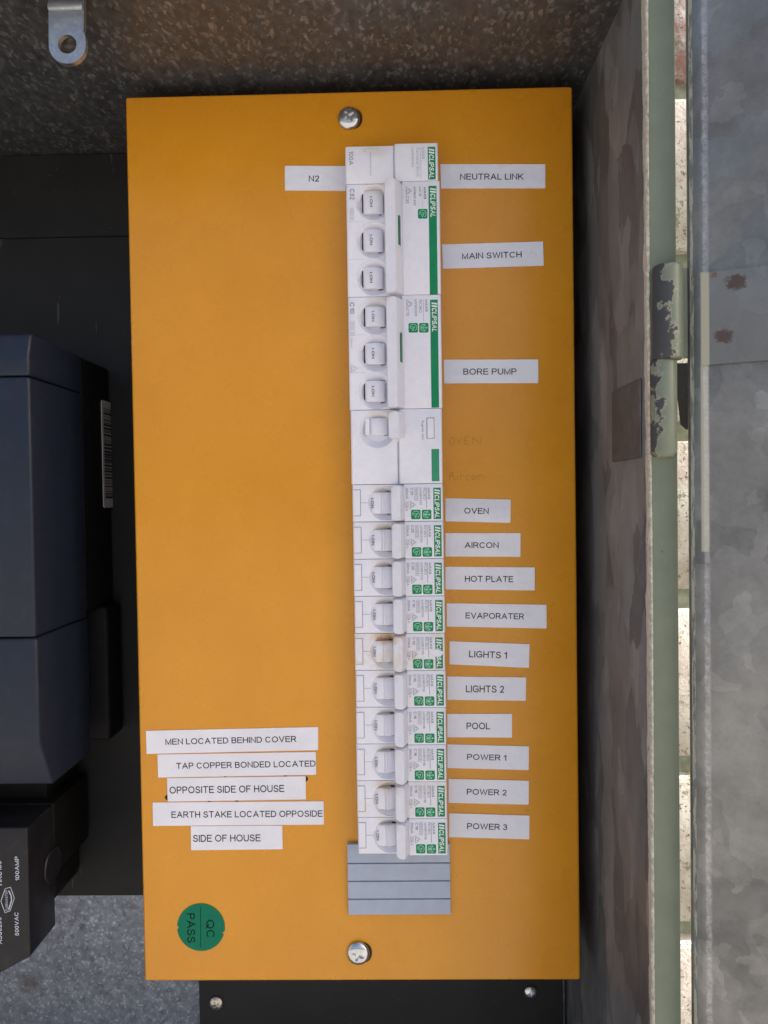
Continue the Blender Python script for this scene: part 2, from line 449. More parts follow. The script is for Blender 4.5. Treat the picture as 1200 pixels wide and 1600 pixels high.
# ================================================================= the setting
YF, YB = -.075, .0755                    # front rim and back sheet of the metal box
XR, XL = .2292, -.245
ZT, ZB = .0078, -.620
gm = bmesh.new()
quadc(gm, [(-60, -60, -1.45), (60, -60, -1.45), (60, 60, -1.45), (-60, 60, -1.45)])
tag(obj('ground', gm, M['ground']), kind='structure')

# brick wall the box is set into (> bricks, mortar)
WY = .006
wall = thing('brick_wall', 'pale brick wall, sun glare painted in, with mossy joints behind the metal box', 'wall', (0, WY, -1.45))
bm = NB()
hx0, hx1, hz0, hz1 = XL - .014, XR + .020, ZB - .01, ZT + .02
Z0w, Z1w = -1.45, .75
for (a, b, c, d) in ((-1.3, hx0, Z0w, Z1w), (hx1, 1.5, Z0w, Z1w), (hx0, hx1, Z0w, hz0), (hx0, hx1, hz1, Z1w)):
    prism(bm, [(a, c - Z0w), (b, c - Z0w), (b, d - Z0w), (a, d - Z0w)], 'y', .009, .115)
obj('mortar', bm, M['mortar'], wall)
# bed joints fall where the photograph shows them through the door gap
zj = at(1062, 133, WY).z
pitch = (at(1062, 133, WY).z - at(1062, 1200, WY).z) / 4
bl, bw = .240, .230
proto = {}
def brick(x0, x1, z0, z1):
    wk = (round(x1 - x0, 3), round(z1 - z0, 3))
    if wk not in proto:
        b = NB(); box(b, 0, wk[0], 0, .05, 0, wk[1], .003, 2)
        proto[wk] = obj('brick', b, M['brick'], wall, 40); o = proto[wk]
    else:
        o = proto[wk].copy(); col.objects.link(o)
    o.location = (x0, random.uniform(0, .0015), z0 - Z0w)
    t = random.random()
    o.color = (.56 + .14 * t, .46 + .14 * t, .42 + .14 * t, 1)
    return o
k0 = int((zj - Z0w) / pitch)
for k in range(-k0, 10):
    za, zb = zj + k * pitch + .005, zj + (k + 1) * pitch - .005
    if za < -1.0 or zb > .50: continue
    x = -.66 + (.125 if k % 2 else 0)
    while x < .95:
        a, b = x, x + bl
        spans = [(a, b)]
        if zb > hz0 and za < hz1:
            spans = []
            if a < hx0 - .02: spans.append((a, min(b, hx0 - .002)))
            if b > hx1 + .004: spans.append((max(a, hx1 + .002), b))
        for (p, q) in spans:
            if q - p > .02: o = brick(p, q, za, zb)
            if k == 0 and p > .2: o.color = (.40, .22, .18, 1)  # pinker top course, with eave shade put into its colour
        x += bl + .010

# ================================================================= the metal box
boxm = thing('meter_box', 'open galvanised steel meter box with green painted rim', 'meter box', (0, 0, 0))
GC = galv('galvanised_ceiling', (.085, .088, .098), (.55, .56, .58), .46, 300, (1, .6, 1), flake=.30, grime=.25, metal=.75, spark=.42)
GB = galv('galvanised_back', (.095, .108, .135), (.42, .47, .57), .45, 300, rust=((at(48, 1535, YB).x, at(48, 1535, YB).z, .011, (.06, .045, .03)),), flake=.62, grime=.15, spark=.4)
GW = galv('galvanised_side', (.066, .069, .076), (.25, .255, .27), .5, 60, (1, 1, .4), cream=(YF + .0042, (.50, .44, .36)), flake=.85, grime=.3, metal=.3, spark=.4, cellw=.7, scr=.5)
zp0, zp1 = at(1100, 862, -.08).z, at(1100, 430, -.08).z
th = .0016
b = NB(); box(b, XL, XR, YF + .002, YB, ZT, ZT + th); obj('ceiling_sheet', b, GC, boxm)
b = NB(); box(b, XL, XR, YB, YB + th, ZB, ZT + th); obj('back_sheet', b, GB, boxm)
b = NB(); box(b, XR, XR + th, YF, YB, ZB, ZT + th * 2); sidew = obj('side_sheet', b, GW, boxm)
b = NB(); box(b, XL - th, XL, YF, YB, ZB, ZT + th * 2); obj('side_sheet', b, GW, boxm)
b = NB(); box(b, XL, XR, YF, YB, ZB - th, ZB); obj('floor_sheet', b, GB, boxm)
# rolled green rim on the right: profile swept up the box
def rim(name, x, sgn, z0, z1, mat):
    b = NB()
    prof = [(0, -.0006), (.0020, -.0012), (.0036, -.0015), (.0054, -.0026), (.0070, -.0048), (.0078, -.0062), (.0080, -.0061), (.0080, .055),
            (.0072, .055), (.0072, .002), (.0060, .0012), (.0020, .0010), (0, .0010)]
    prism(b, [(x + sgn * p[0], YF + p[1]) for p in prof], 'z', z0, z1)
    return obj(name, b, mat, boxm, 40)
rim('rim', XR + .0006, 1, ZB, ZT + .035, M['green_lip'])
rim('rim', XL - th, -1, ZB, ZT + .035, M['green_lip'])
b = NB(); prism(b, [(YF + p[1] * 1.0, ZT + .0035 + p[0] * 1.2) for p in [(0, 0), (.004, -.002), (.009, 0), (.010, .05), (.0085, .05), (.0075, .002), (.003, .001), (0, .0015)]], 'x', XL, XR + .001)
obj('rim', b, M['green_lip'], boxm, 40)
# cream edge where the paint stops, ragged
b = NB(); N = 420; vs = []
for i in range(N + 1):
    z = ZB + (ZT - ZB) * i / N
    s1 = .0004 * math.sin(i * .031) + random.uniform(-.00018, .00018) + (-.0005 if random.random() < .05 else 0)
    s2 = random.uniform(-.00012, .00012)
    vs.append([b.verts.new((XR - .0003 + s1 * .5, YF - .0002, z)), b.verts.new((XR + .0002, YF - .0010 + s2, z)), b.verts.new((XR + .0007 + s1 * .4, YF - .0009, z)), b.verts.new((XR + .0009, YF + .001, z)), b.verts.new((XR - .0001, YF + .001, z))])
for i in range(N):
    for j in range(5):
        b.faces.new((vs[i][j], vs[i][(j + 1) % 5], vs[i + 1][(j + 1) % 5], vs[i + 1][j]))
bmesh.ops.recalc_face_normals(b, faces=b.faces)
tag(obj('rim_edge', b, M['cream'], boxm, 60), 'ragged cream paint line on the front edge')
# backing plate riveted inside the side sheet
def onwall(px, py, X):
    d = CM @ Vector(((px - 600) / FPX, 1.0, (800 - py) / FPX)); return CAM + d * ((X - CAM.x) / d.x)
pa, pb = onwall(958, 600, XR), onwall(1001, 712, XR)
ya, yb = onwall(958, 650, XR).y, onwall(1003, 650, XR).y
GP = galv('galvanised_plate', (.070, .076, .088), (.17, .18, .20), .5, 90, flake=.5, grime=.6, metal=.35, spark=.3)
b = NB(); box(b, XR - .0007, XR, yb, ya, onwall(1003, 715, XR).z, onwall(1003, 590, XR).z, .0004, 1)
obj('backing_plate', b, GP, boxm)
# galvanised lug with a hole hanging from the roof
LY = -.058
c = at(105, 69, LY); rr = (at(134, 69, LY).x - at(76, 69, LY).x) / 2
b = NB(); out = [(-rr * 1.02, .034)]; n = 22
out = [(-rr * .93, .030), (-rr * .96, .016)] + [(rr * math.cos(R(180 + 180 * i / n)), rr * math.sin(R(180 + 180 * i / n)) - .0002) for i in range(n + 1)] + [(rr * .97, .0035), (rr * .86, .0052), (rr * .9, .0062), (rr * .96, .016), (rr * .92, .030)]
dense = []
for p, q in zip(out, out[1:] + out[:1]):
    k = max(1, int(math.hypot(q[0] - p[0], q[1] - p[1]) / .0012))
    dense += [(p[0] + (q[0] - p[0]) * i / k, p[1] + (q[1] - p[1]) * i / k) for i in range(k)]
out = dense
nh = len(out); hr = rr * .50
hole = []
for p in out:
    a = math.atan2(p[1], p[0]); hole.append((hr * math.cos(a), hr * math.sin(a)))
def ringface(y, yo): 
    return [b.verts.new((c.x + p[0], y, c.z + p[1])) for p in yo]
fo, fi, bo, bi = ringface(LY, out), ringface(LY, hole), ringface(LY + .0022, out), ringface(LY + .0022, hole)
for i in range(nh):
    j = (i + 1) % nh
    if i != nh - 1:
        b.faces.new((fo[i], fo[j], fi[j], fi[i])); b.faces.new((bo[j], bo[i], bi[i], bi[j]))
    else:
        b.faces.new((fo[i], fo[j], fi[j], fi[i])); b.faces.new((bo[j], bo[i], bi[i], bi[j]))
    b.faces.new((fo[j], fo[i], bo[i], bo[j])); b.faces.new((fi[i], fi[j], bi[j], bi[i]))
bmesh.ops.recalc_face_normals(b, faces=b.faces)
GL = galv('galvanised_lug', (.34, .35, .38), (.62, .63, .66), .38, 350, flake=.4, grime=.15)
# the bent upper arm that runs back to the roof
prism(b, [(LY + .0001, c.z + .0135), (LY + .0001, c.z + .0150), (LY + .004, c.z + .0205), (LY + .012, c.z + .026), (LY + .012, c.z + .0285), (LY + .003, c.z + .0235), (LY - .0012, c.z + .0165), (LY - .0012, c.z + .0140)], 'x', c.x - rr * .96, c.x + rr * .90, .0003, 1)
obj('lug', b, GL, boxm, 40)

# hinge knuckle on the box and door with its own knuckle
def knuckle(name, px0, px1, py0, py1, Y, mat, parent, rb):
    a, d = at(px0, (py0 + py1) / 2, Y), at(px1, (py0 + py1) / 2, Y)
    r = (d.x - a.x) / 2; cx = (a.x + d.x) / 2; z1, z0 = at((px0 + px1) / 2, py0, Y).z, at((px0 + px1) / 2, py1, Y).z
    b = NB(); prof = [(0, z0), (r * .72, z0), (r * .93, z0 + rb * .35), (r, z0 + rb), (r, z1 - .0010), (r * .95, z1 - .0003), (r * .88, z1), (0, z1)]
    n = 36; rings = []
    for (q, z) in prof:
        rings.append([b.verts.new((q * math.cos(2 * math.pi * i / n), q * math.sin(2 * math.pi * i / n), z)) for i in range(n)] if q else [b.verts.new((0, 0, z))])
    for A, B in zip(rings, rings[1:]):
        for i in range(n):
            j = (i + 1) % n
            if len(A) == 1: b.faces.new((A[0], B[j], B[i]))
            elif len(B) == 1: b.faces.new((A[i], A[j], B[0]))
            else: b.faces.new((A[i], A[j], B[j], B[i]))
    for v in b.verts: v.co.x += 0
    bmesh.ops.recalc_face_normals(b, faces=b.faces)
    o = obj(name, b, mat, parent, 35); o.location = (cx, Y, 0)
    if parent: o.location = Vector((cx, Y, 0))
    return o, cx, r, z0, z1
knuckle('hinge_knuckle', 1017, 1057, 563, 714, YF - .0035, M['green_chip_less'], boxm, .003)

HY = YF - .004
# door: the box's own door, opened flat beyond the hinge
dA = at(1077, 777, HY); dB = at(1096, 777, HY - .003)
dang = R(22.5)
dx, dy = math.cos(dang), -math.sin(dang)
e0 = (dA.x, dA.y + .0008); e1 = (dA.x + .0001, dA.y + .0002); e2 = (dA.x + .0014, dA.y - .0008)
e3 = (dB.x - .0008, dB.y - .0002)
front = [e0, e1, e2, e3]
for i in range(6):
    t = i / 5; a = R(4) + (dang - R(4)) * t
    last = front[-1]; front.append((last[0] + .0006 * math.cos(a), last[1] - .0006 * math.sin(a) - (.00035 if i in (0, 1) else 0)))
lx, ly = front[-1]
DW = .455
front.append((lx + dx * DW, ly + dy * DW))
front.append((lx + dx * DW + .012 * math.sin(dang), ly + dy * DW + .012))
bev = []
nx, ny = math.sin(dang) * .0016, math.cos(dang) * .0016
back = [(p[0] + (.0016 if i < 2 else .0003), p[1] + (.0 if i < 1 else .0016)) for i, p in enumerate(front)]
pts = front + back[::-1]
zd0, zd1 = ZB - .005, ZT + .03
GD = galv('galvanised_door', (.135, .135, .135), (.40, .395, .39), .46, 42, rust=(), flake=.62, grime=.35, spark=.22, cellw=.42, softw=.9, bend_glint=(lx - .0026, lx + .0002, (.50, .50, .53)), creamx=(lx - .0031, lx - .0007, zp0, zp1, (.38, .36, .28)))
b = NB()
v0 = [b.verts.new((p[0], p[1], zd0)) for p in pts]; v1 = [b.verts.new((p[0], p[1], zd1)) for p in pts]; n = len(pts)
for i in range(n): b.faces.new((v0[i], v0[(i + 1) % n], v1[(i + 1) % n], v1[i]))
h = n // 2
for i in range(h - 1):
    b.faces.new((v0[i], v0[i + 1], v0[n - 2 - i], v0[n - 1 - i])); b.faces.new((v1[i], v1[i + 1], v1[n - 2 - i], v1[n - 1 - i]))
bmesh.ops.recalc_face_normals(b, faces=b.faces)
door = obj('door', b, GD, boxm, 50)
# cream and green remains of paint on the door's outer edge
b = NB(); N = 380; vs = []
for i in range(N + 1):
    z = zd0 + (zd1 - zd0) * i / N
    wv = random.uniform(-.0002, .0002) + .0003 * math.sin(i * .09) + .0003 * math.sin(i * .021)
    vs.append((b.verts.new((e2[0] - .0009, e2[1] + .0004, z)), b.verts.new((e2[0] + .0002, e2[1] - .0004, z)), b.verts.new((e2[0] + .0014 + wv, e2[1] - .0010, z))))
for i in range(N):
    for j in range(2): b.faces.new((vs[i][j], vs[i][j + 1], vs[i + 1][j + 1], vs[i + 1][j]))
obj('edge_paint', b, streaky(), door, 60)
# stiffener plate with two rusty welds
def ondoor(px, py, off=.0):
    d = CM @ Vector(((px - 600) / FPX, 1.0, (800 - py) / FPX))
    nrm = Vector((-math.sin(dang), -math.cos(dang), 0)); p0 = Vector((lx, ly, 0)) + nrm * off
    return CAM + d * ((p0 - CAM).dot(nrm) / d.dot(nrm))
r1, r2 = ondoor(1151, 440, .0014), ondoor(1132, 524, .0014)
GS = galv('galvanised_stiffener', (.18, .175, .17), (.33, .32, .31), .42, 50, flake=.5, grime=.35, cellw=.6,
          rust=((r1.x, r1.z, .0036, (.045, .018, .012)), (r2.x, r2.z, .0033, (.055, .022, .015)), (lx + .001, ondoor(1104, 432).z, .0014, (.14, .07, .04))),
          creamx=(lx - .0034, lx - .0008, -1, 1, (.36, .34, .26)))
zt, zb_ = ondoor(1105, 427).z, ondoor(1105, 571).z
b = NB()
prof = [(lx - .0034, ly + .0002), (lx + .0002, ly - .0012), (lx + dx * .30 - .0005, ly + dy * .30 - .0012), (lx + dx * .30, ly + dy * .30 + .0002)]
prism(b, prof, 'z', zb_, zt, .0003, 1)
obj('stiffener_plate', b, GS, door)
o, hcx, hr_, hz0_, hz1_ = knuckle('hinge_knuckle', 1020, 1066, 416, 563, YF - .0045, M['green_chip'], door, .0006)
b = NB(); box(b, hcx + hr_ * .3, dA.x + .002, YF - .0045 + hr_ * .2, YF - .0045 + hr_ * .5, hz0_ + .001, hz1_ - .0003, .0005, 1)
obj('hinge_leaf', b, M['green_lip'], door)
b = NB(); prism(b, [(hcx + hr_ * .85, hz0_ - .0005), (dA.x + .001, hz0_ - .0005), (dA.x + .001, hz0_ - .026), (dA.x - .0012, hz0_ - .024), (hcx + hr_ * .8 + .0002, hz0_ - .004)], 'y', YF - .001, YF + .001)
obj('hinge_leaf', b, M['fuse_black'], door)

# ================================================================= black boards on the back sheet
bk = thing('mounting_board', 'large black board on the back of the box behind the meter', 'board', at(100, 1400, .070))
L = bk.location
bx1 = .06
b = NB(); box(b, XL + .004 - L.x, bx1 - L.x, 0, .0052, 0, at(100, 371, .070).z - L.z, .0004, 1); obj('board_sheet', b, M['board'], bk)
b = NB(); box(b, XL + .004 - L.x, bx1 - L.x, .0010, .0052, at(100, 371, .070).z - L.z + .0004, ZT - .0006 - L.z, .0004, 1); obj('upper_sheet', b, M['board'], bk)
Y2 = .066
bp = at(312, 1600, Y2); bq = at(880, 1600, Y2)
b2 = thing('lower_board', 'black board with two screws below the yellow cover', 'board', (bp.x, Y2, -.58))
b = NB(); box(b, 0, bq.x - bp.x, 0, .0092, 0, .58 - .43, .0004, 1); obj('board_sheet', b, M['board'], b2)

# ---- screws
def lathe(b, prof, n=36, c=(0, 0)):
    rings = []
    for (q, y) in prof:
        rings.append([b.verts.new((c[0] + q * math.cos(2 * math.pi * i / n), y, c[1] + q * math.sin(2 * math.pi * i / n))) for i in range(n)] if q else [b.verts.new((c[0], y, c[1]))])
    for A, B in zip(rings, rings[1:]):
        for i in range(n):
            j = (i + 1) % n
            if len(A) == 1: b.faces.new((A[0], B[j], B[i]))
            elif len(B) == 1: b.faces.new((A[i], A[j], B[0]))
            else: b.faces.new((A[i], A[j], B[j], B[i]))
def screw(px, py, rpx, Y, mat, parent, ang, name='screw', slot=False):
    c = at(px, py, Y); r = rpx / (FPX / (Y - CAM.y))
    b = NB(); h = r * .42
    prof = [(r * .98, 0), (r, -h * .12), (r * .97, -h * .30), (r * .88, -h * .58), (r * .70, -h * .82), (r * .45, -h * .96), (r * .2, -h), (0, -h)]
    lathe(b, prof, 40); b.faces.new([v for v in b.verts if abs(v.co.y) < 1e-9][::-1])
    bmesh.ops.recalc_face_normals(b, faces=b.faces)
    o = obj(name, b, mat, None)
    ct = []
    for k in (0, 1):
        cb = NB(); a = ang + k * math.pi / 2; l, ww = r * .52, r * .085
        p = [(-l, -ww), (-r * .14, -ww * 1.7), (r * .14, -ww * 1.7), (l, -ww), (l, ww), (r * .14, ww * 1.7), (-r * .14, ww * 1.7), (-l, ww)]
        p = [(x * math.cos(a) - z * math.sin(a), x * math.sin(a) + z * math.cos(a)) for x, z in p]
        prism(cb, p, 'y', -h * 1.4, -h * .45)
        ct.append(obj('cut', cb, mat))
    mod_apply(o, [('BOOLEAN', dict(operation='DIFFERENCE', object=q, solver='EXACT')) for q in ct])
    for q in ct: me = q.data; bpy.data.objects.remove(q); bpy.data.meshes.remove(me)
    bb = bmesh.new(); bb.from_mesh(o.data)
    for f in bb.faces: f.smooth = True
    for e in bb.edges:
        if len(e.link_faces) == 2 and e.calc_face_angle(0) > R(32): e.smooth = False
    bb.to_mesh(o.data); bb.free()
    o.parent = parent; o.location = c - (parent.location if parent else Vector((0, 0, 0)))
    if slot:
        sb = NB(); prism(sb, rrect(-r * .9, r * 1.16, -r * .9, r * .9, r * .85, 8), 'y', -.00005, .0006)
        s = obj('slot', sb, M['hole'], o)
    return o
screw(338, 1567, 11.5, Y2 - .0002, M['zinc_dark'], b2, .4); screw(829, 1550, 10.5, Y2 - .0002, M['chrome'], b2, .25)

# ================================================================= yellow cover
cov = thing('cover_panel', 'yellow painted steel cover carrying the row of breakers', 'panel', (.11, 0, -.22))
W, H = .220, .4431
b = NB(); box(b, -.11, .11, 0, .060, .22 - H, .22, .0013, 3); obj('face_sheet', b, M['yellow'], cov, 50)
screw(545.5, 185, 17.6, -.0004, M['chrome'], cov, .65, slot=True)
screw(560, 1489, 18.4, -.0004, M['chrome'], cov, 1.15, slot=True)
# screw holes peeping out from under the stickers, and pencilled words
def loc(p, o): return Vector(p) - o.location
b = NB()
for (px, py, r) in ((477, 1217, 4.5), (262, 1246, 4.5), (370, 1252.5, 3), (327, 1253, 2.5), (446, 1213.5, 2.4), (352, 1213.6, 2)):
    b = NB(); p = loc(at(px, py, -.0001), cov); disc(b, (p.x, p.z), r / 3150 , -.0001, 14); face_cam(b); obj('hole', b, M['hole'], cov)
def px_path(pts, Y, o): return [((at(x, y, Y) - o.location).x, (at(x, y, Y) - o.location).z) for x, y in pts]
b = NB()
hand = [[(706, 683), (702, 688), (702, 693), (706, 695), (710, 691), (710, 685), (706, 683)], [(714, 684), (717, 692), (721, 684)], [(733, 683), (726, 683), (726, 694), (733, 694)], [(726, 689), (732, 688)], [(739, 694), (739, 683), (751, 694), (752, 682)],
        [(702, 750), (703, 739), (707, 738), (708, 743), (703, 744)], [(708, 743), (711, 750)], [(715, 743), (715, 750)], [(720, 750), (720, 743), (725, 743)], [(733, 742), (728, 745), (729, 750), (734, 750)], [(738, 744), (737, 749), (742, 750), (744, 745), (739, 743)], [(748, 750), (748, 743), (754, 743), (759, 748)]]
for s_ in hand: stroke(b, px_path(s_, -.00006, cov), .00028, -.00006)
face_cam(b); obj('pencil_writing', b, M['pencil'], cov)
for nm_s in ([(612, 1306), (618, 1303), (625, 1306)], [(522, 1370), (534, 1365)], [(700, 1412), (706, 1416)]):
    pass

# ---- stickers with typed circuit names
def sticker(txt, q, tx, ty, label, grp):
    """q: four photo corners (tl, tr, br, bl); tx: text x range; ty: cap top/bottom at text centre"""
    Yp = -.0003
    P = [at(x, y, Yp) for x, y in q]; c = sum(P, Vector()) / 4
    t = thing('sticker', label, 'label', c, grp)
    b = NB(); prism(b, [((p - c).x, (p - c).z) for p in P], 'y', .00028, 0)
    obj('paper_strip', b, M['paper'], t)
    ang = math.atan2(P[1].z - P[0].z + P[2].z - P[3].z, P[1].x - P[0].x + P[2].x - P[3].x)
    a, d = at(tx[0], ty[1], Yp) - c, at(tx[1], ty[0], Yp) - c
    wide = at(tx[1], ty[1], Yp).x - at(tx[0], ty[1], Yp).x
    zz = (at(tx[0], ty[0], Yp).z + at(tx[1], ty[0], Yp).z + 0) / 2; z2 = (at(tx[0], ty[1], Yp).z + at(tx[1], ty[1], Yp).z) / 2
    b = NB(); text(b, txt, a.x, d.x, z2 - c.z, zz - c.z, -.00006, 0, .008, 0, ang, 4)
    face_cam(b); obj('lettering', b, M['ink'], t)
    return t
RG = 'typed circuit name stickers beside the breakers'; LG = 'typed notice stickers at lower left of the cover'
S = [
 ('N2', [(445, 259), (540, 259.5), (540, 298), (445, 297.5)], (482.5, 498.5), (273.5, 284.5), 'short white sticker typed N2 left of the top terminal block', RG),
 ('NEUTRAL LINK', [(688, 256.5), (852, 256.5), (852, 294), (689, 294.5)], (719, 818), (270.5, 281.5), 'white sticker typed NEUTRAL LINK right of the top block', RG),
 ('MAIN SWITCH', [(691, 382), (848.5, 377.3), (849.5, 415), (692, 420)], (722, 815), (393.5, 404.5), 'slightly tilted white sticker typed MAIN SWITCH', RG),
 ('BORE PUMP', [(693.5, 562), (841, 561.5), (841, 598.5), (694, 599)], (724, 807), (575, 586), 'white sticker typed BORE PUMP beside the second wide breaker', RG),
 ('OVEN', [(696, 778.5), (798, 780.5), (797.5, 817), (696, 814.5)], (725.5, 763.5), (793, 803.5), 'short white sticker typed OVEN', RG),
 ('AIRCON', [(696, 833), (813.5, 833), (813, 870), (696, 869.5)], (726, 779), (846.5, 857), 'white sticker typed AIRCON', RG),
 ('HOT PLATE', [(696, 885.5), (835.5, 886.5), (835.5, 922.5), (696, 921)], (726.5, 802), (899, 909.5), 'white sticker typed HOT PLATE', RG),
 ('EVAPORATER', [(698, 942.5), (854, 945), (854, 982), (698, 979)], (727.5, 819), (957, 967.8), 'longest crinkled glossy sticker typed EVAPORATER', RG),
 ('LIGHTS 1', [(702.5, 1002), (827.5, 1006.5), (826.5, 1043.5), (702.5, 1038)], (733, 792), (1017, 1028), 'tilted glossy sticker typed LIGHTS 1', RG),
 ('LIGHTS 2', [(699, 1057), (822, 1058.5), (821.5, 1095), (699, 1093.5)], (728, 787.5), (1071, 1082), 'white sticker typed LIGHTS 2, between LIGHTS 1 and POOL', RG),
 ('POOL', [(699, 1115.5), (800, 1115.5), (800, 1152.5), (699, 1152)], (729, 765.5), (1129, 1139.5), 'shortest lower right sticker, typed POOL', RG),
 ('POWER 1', [(699, 1163), (826.5, 1166.3), (826, 1203.3), (699, 1200)], (730, 791), (1178, 1188.5), 'white sticker typed POWER 1, right below POOL', RG),
 ('POWER 2', [(701, 1217), (826.5, 1220), (826, 1257.3), (701, 1254.5)], (729.5, 791.5), (1232.3, 1243), 'white sticker typed POWER 2, between POWER 1 and POWER 3', RG),
 ('POWER 3', [(702, 1270.7), (827.3, 1274.4), (827, 1311.5), (701.5, 1308)], (730, 792.5), (1286, 1297), 'crinkled shiny sticker typed POWER 3, lowest of the right column', RG),
 ('MEN LOCATED BEHIND COVER', [(228, 1142), (497, 1136), (497, 1172), (229, 1178)], (258.5, 463), (1151.3, 1162.3), 'long white notice typed MEN LOCATED BEHIND COVER', LG),
 ('TAP COPPER BONDED LOCATED', [(246, 1179), (493.5, 1175), (494, 1210.5), (247, 1215)], (275.5, 493), (1189.3, 1200.3), 'white notice typed TAP COPPER BONDED LOCATED', LG),
 ('OPPOSITE SIDE OF HOUSE', [(261, 1216), (477.5, 1213), (478, 1249), (262, 1252.5)], (265, 444), (1227.7, 1238.7), 'white notice typed OPPOSITE SIDE OF HOUSE with dark hole at its corner', LG),
 ('EARTH STAKE LOCATED OPPOSIDE', [(238.5, 1254), (505.5, 1252), (506, 1288.5), (239, 1290.5)], (268, 504), (1266.2, 1277.2), 'long white notice typed EARTH STAKE LOCATED OPPOSIDE', LG),
 ('SIDE OF HOUSE', [(298, 1291), (441, 1290), (441.5, 1327), (298.5, 1328.5)], (301.5, 407), (1304, 1315), 'short white notice typed SIDE OF HOUSE, lowest of the notices', LG),
]
for s_ in S: sticker(*s_)

# ---- round sticker
c = at(314, 1449, -.0003); r = 38 / (FPX / (.3524))
t = thing('round_sticker', 'round green inspection sticker reading QC PASS sideways', 'sticker', c)
b = NB()
poly = []
for i in range(72):
    a = 2 * math.pi * i / 72; q = r
    if i in (36,): q = r * .93
    if i in (69,): q = r * .90
    poly.append((q * math.cos(a), q * math.sin(a)))
prism(b, poly, 'y', .00025, 0); obj('paper_disc', b, M['qc'], t)
def lp(px, py): p = at(px, py, -.0003) - c; return p.x, p.z
b = NB()
x0, z1 = lp(321, 1437); x1, z0 = lp(335.5, 1464.5); text(b, 'QC', x0, x1, z0, z1, -.00005, -90, .008)
x0, z1 = lp(291.5, 1427); x1, z0 = lp(306.5, 1473); text(b, 'PASS', x0, x1, z0, z1, -.00005, -90, .008)
stroke(b, [lp(313.5, 1417), lp(313.5, 1480)], .0003, -.00005); face_cam(b)
obj('lettering', b, M['qc_ink'], t)

# ---- grey blanking strip (> sections)
t = thing('blanking_strip', 'grey plastic blanking strip filling the slot below the last breaker', 'blanking strip', at(543, 1428, -.0012))
L = t.location
ys = [1317, 1347.7, 1375.6, 1403.6, 1428]
xl, xr = at(543.5, 1370, -.0014).x - L.x, at(703.5, 1370, -.0014).x - L.x
b = NB(); box(b, xl + .0003, xr - .0003, .0004, .0011, 0, at(620, 1317.5, -.0012).z - L.z); obj('carrier', b, M['gap'], t)
for y0, y1 in zip(ys, ys[1:]):
    b = NB(); za = at(620, y1, -.0012).z - L.z + (.00025 if y1 < 1428 else 0); zb2 = at(620, y0, -.0012).z - L.z - .00025
    box(b, xl, xr, -.0008, .0008, za, zb2, .00025, 2); obj('section', b, M['blank'], t)

# ================================================================= breakers
HF, HR_ = .0100, .0118       # height of the left shoulder and of the printed face above the cover
PXM = lambda h: FPX / (-CAM.y - h)
TOPS = [(539, 229), (540.5, 288), (543.5, 464.5), (547.5, 641), (550.5, 757.6)]
class Mod:
    def __init__(s, px, py, pxr, pyb, label, cat='circuit breaker', name='circuit_breaker', grp=None):
        P = at(px, py, -HF); Q = at(pxr, pyb, -HR_)
        s.o = thing(name, label, cat, (P.x, 0, P.z), grp)
        s.W = Q.x - P.x; s.H = P.z - Q.z
        if (px, py) in TOPS[:-1]: s.H = P.z - at(*TOPS[TOPS.index((px, py)) + 1], -HF).z
    def u(s, px, py=None, h=HR_):
        return (at(px, py if py else 700, -h) - s.o.location).x
    def p(s, px, py, h=HR_):
        q = at(px, py, -h) - s.o.location; return q.x, q.z
    def rect(s, px0, px1, py0, py1, h=HR_):
        a = s.p(px0, (py0 + py1) / 2, h)[0]; c_ = s.p(px1, (py0 + py1) / 2, h)[0]
        d = s.p((px0 + px1) / 2, py1, h)[1]; e = s.p((px0 + px1) / 2, py0, h)[1]
        return a, c_, d, e
def smooth_obj(o, ang):
    bb = bmesh.new(); bb.from_mesh(o.data)
    for f in bb.faces: f.smooth = True
    for e in bb.edges:
        if len(e.link_faces) == 2: e.smooth = not (e.calc_face_angle(0) > R(ang))
    bb.to_mesh(o.data); bb.free()
def body(md, bowls, step, name='housing'):
    """housing: left shoulder, raised printed face from x=step, round scooped recess per toggle (cx, cz, r)"""
    g = .00012
    b = NB()
    prof = [(0, .0006), (0, -HF + .0006), (.0006, -HF), (step, -HF), (step + .0003, -HR_ + .0003), (step + .0006, -HR_), (md.W - .0005, -HR_), (md.W, -HR_ + .0005), (md.W, .0006)]
    prism(b, prof, 'z', -md.H + g, -g, .00018, 2)
    o = obj(name, b, M['white'], None)
    ct = []
    for (cx, cz, r, x1) in bowls:
        cb = NB(); n = 40; top = []; bot = []; mid = []
        for i in range(n):
            a = 2 * math.pi * i / n
            X = lambda q: min(cx + q * math.cos(a), x1)
            top.append(cb.verts.new((X(r * 1.10), -HR_ - .004, cz + r * 1.10 * math.sin(a))))
            mid.append(cb.verts.new((X(r * .985), -HF + .0004, cz + r * .985 * math.sin(a))))
            bot.append(cb.verts.new((X(r * .74), -.0068, cz + r * .62 * math.sin(a))))
        for A, B in ((top, mid), (mid, bot)):
            for i in range(n): cb.faces.new((A[i], A[(i + 1) % n], B[(i + 1) % n], B[i]))
        cb.faces.new(top); cb.faces.new(bot[::-1]); bmesh.ops.recalc_face_normals(cb, faces=cb.faces)
        bmesh.ops.remove_doubles(cb, verts=cb.verts, dist=1e-7)
        ct.append(obj('cut', cb, M['white']))
    mod_apply(o, [('BOOLEAN', dict(operation='DIFFERENCE', object=q, solver='EXACT')) for q in ct])
    for q in ct: me = q.data; bpy.data.objects.remove(q); bpy.data.meshes.remove(me)
    smooth_obj(o, 28)
    o.parent = md.o
    return o
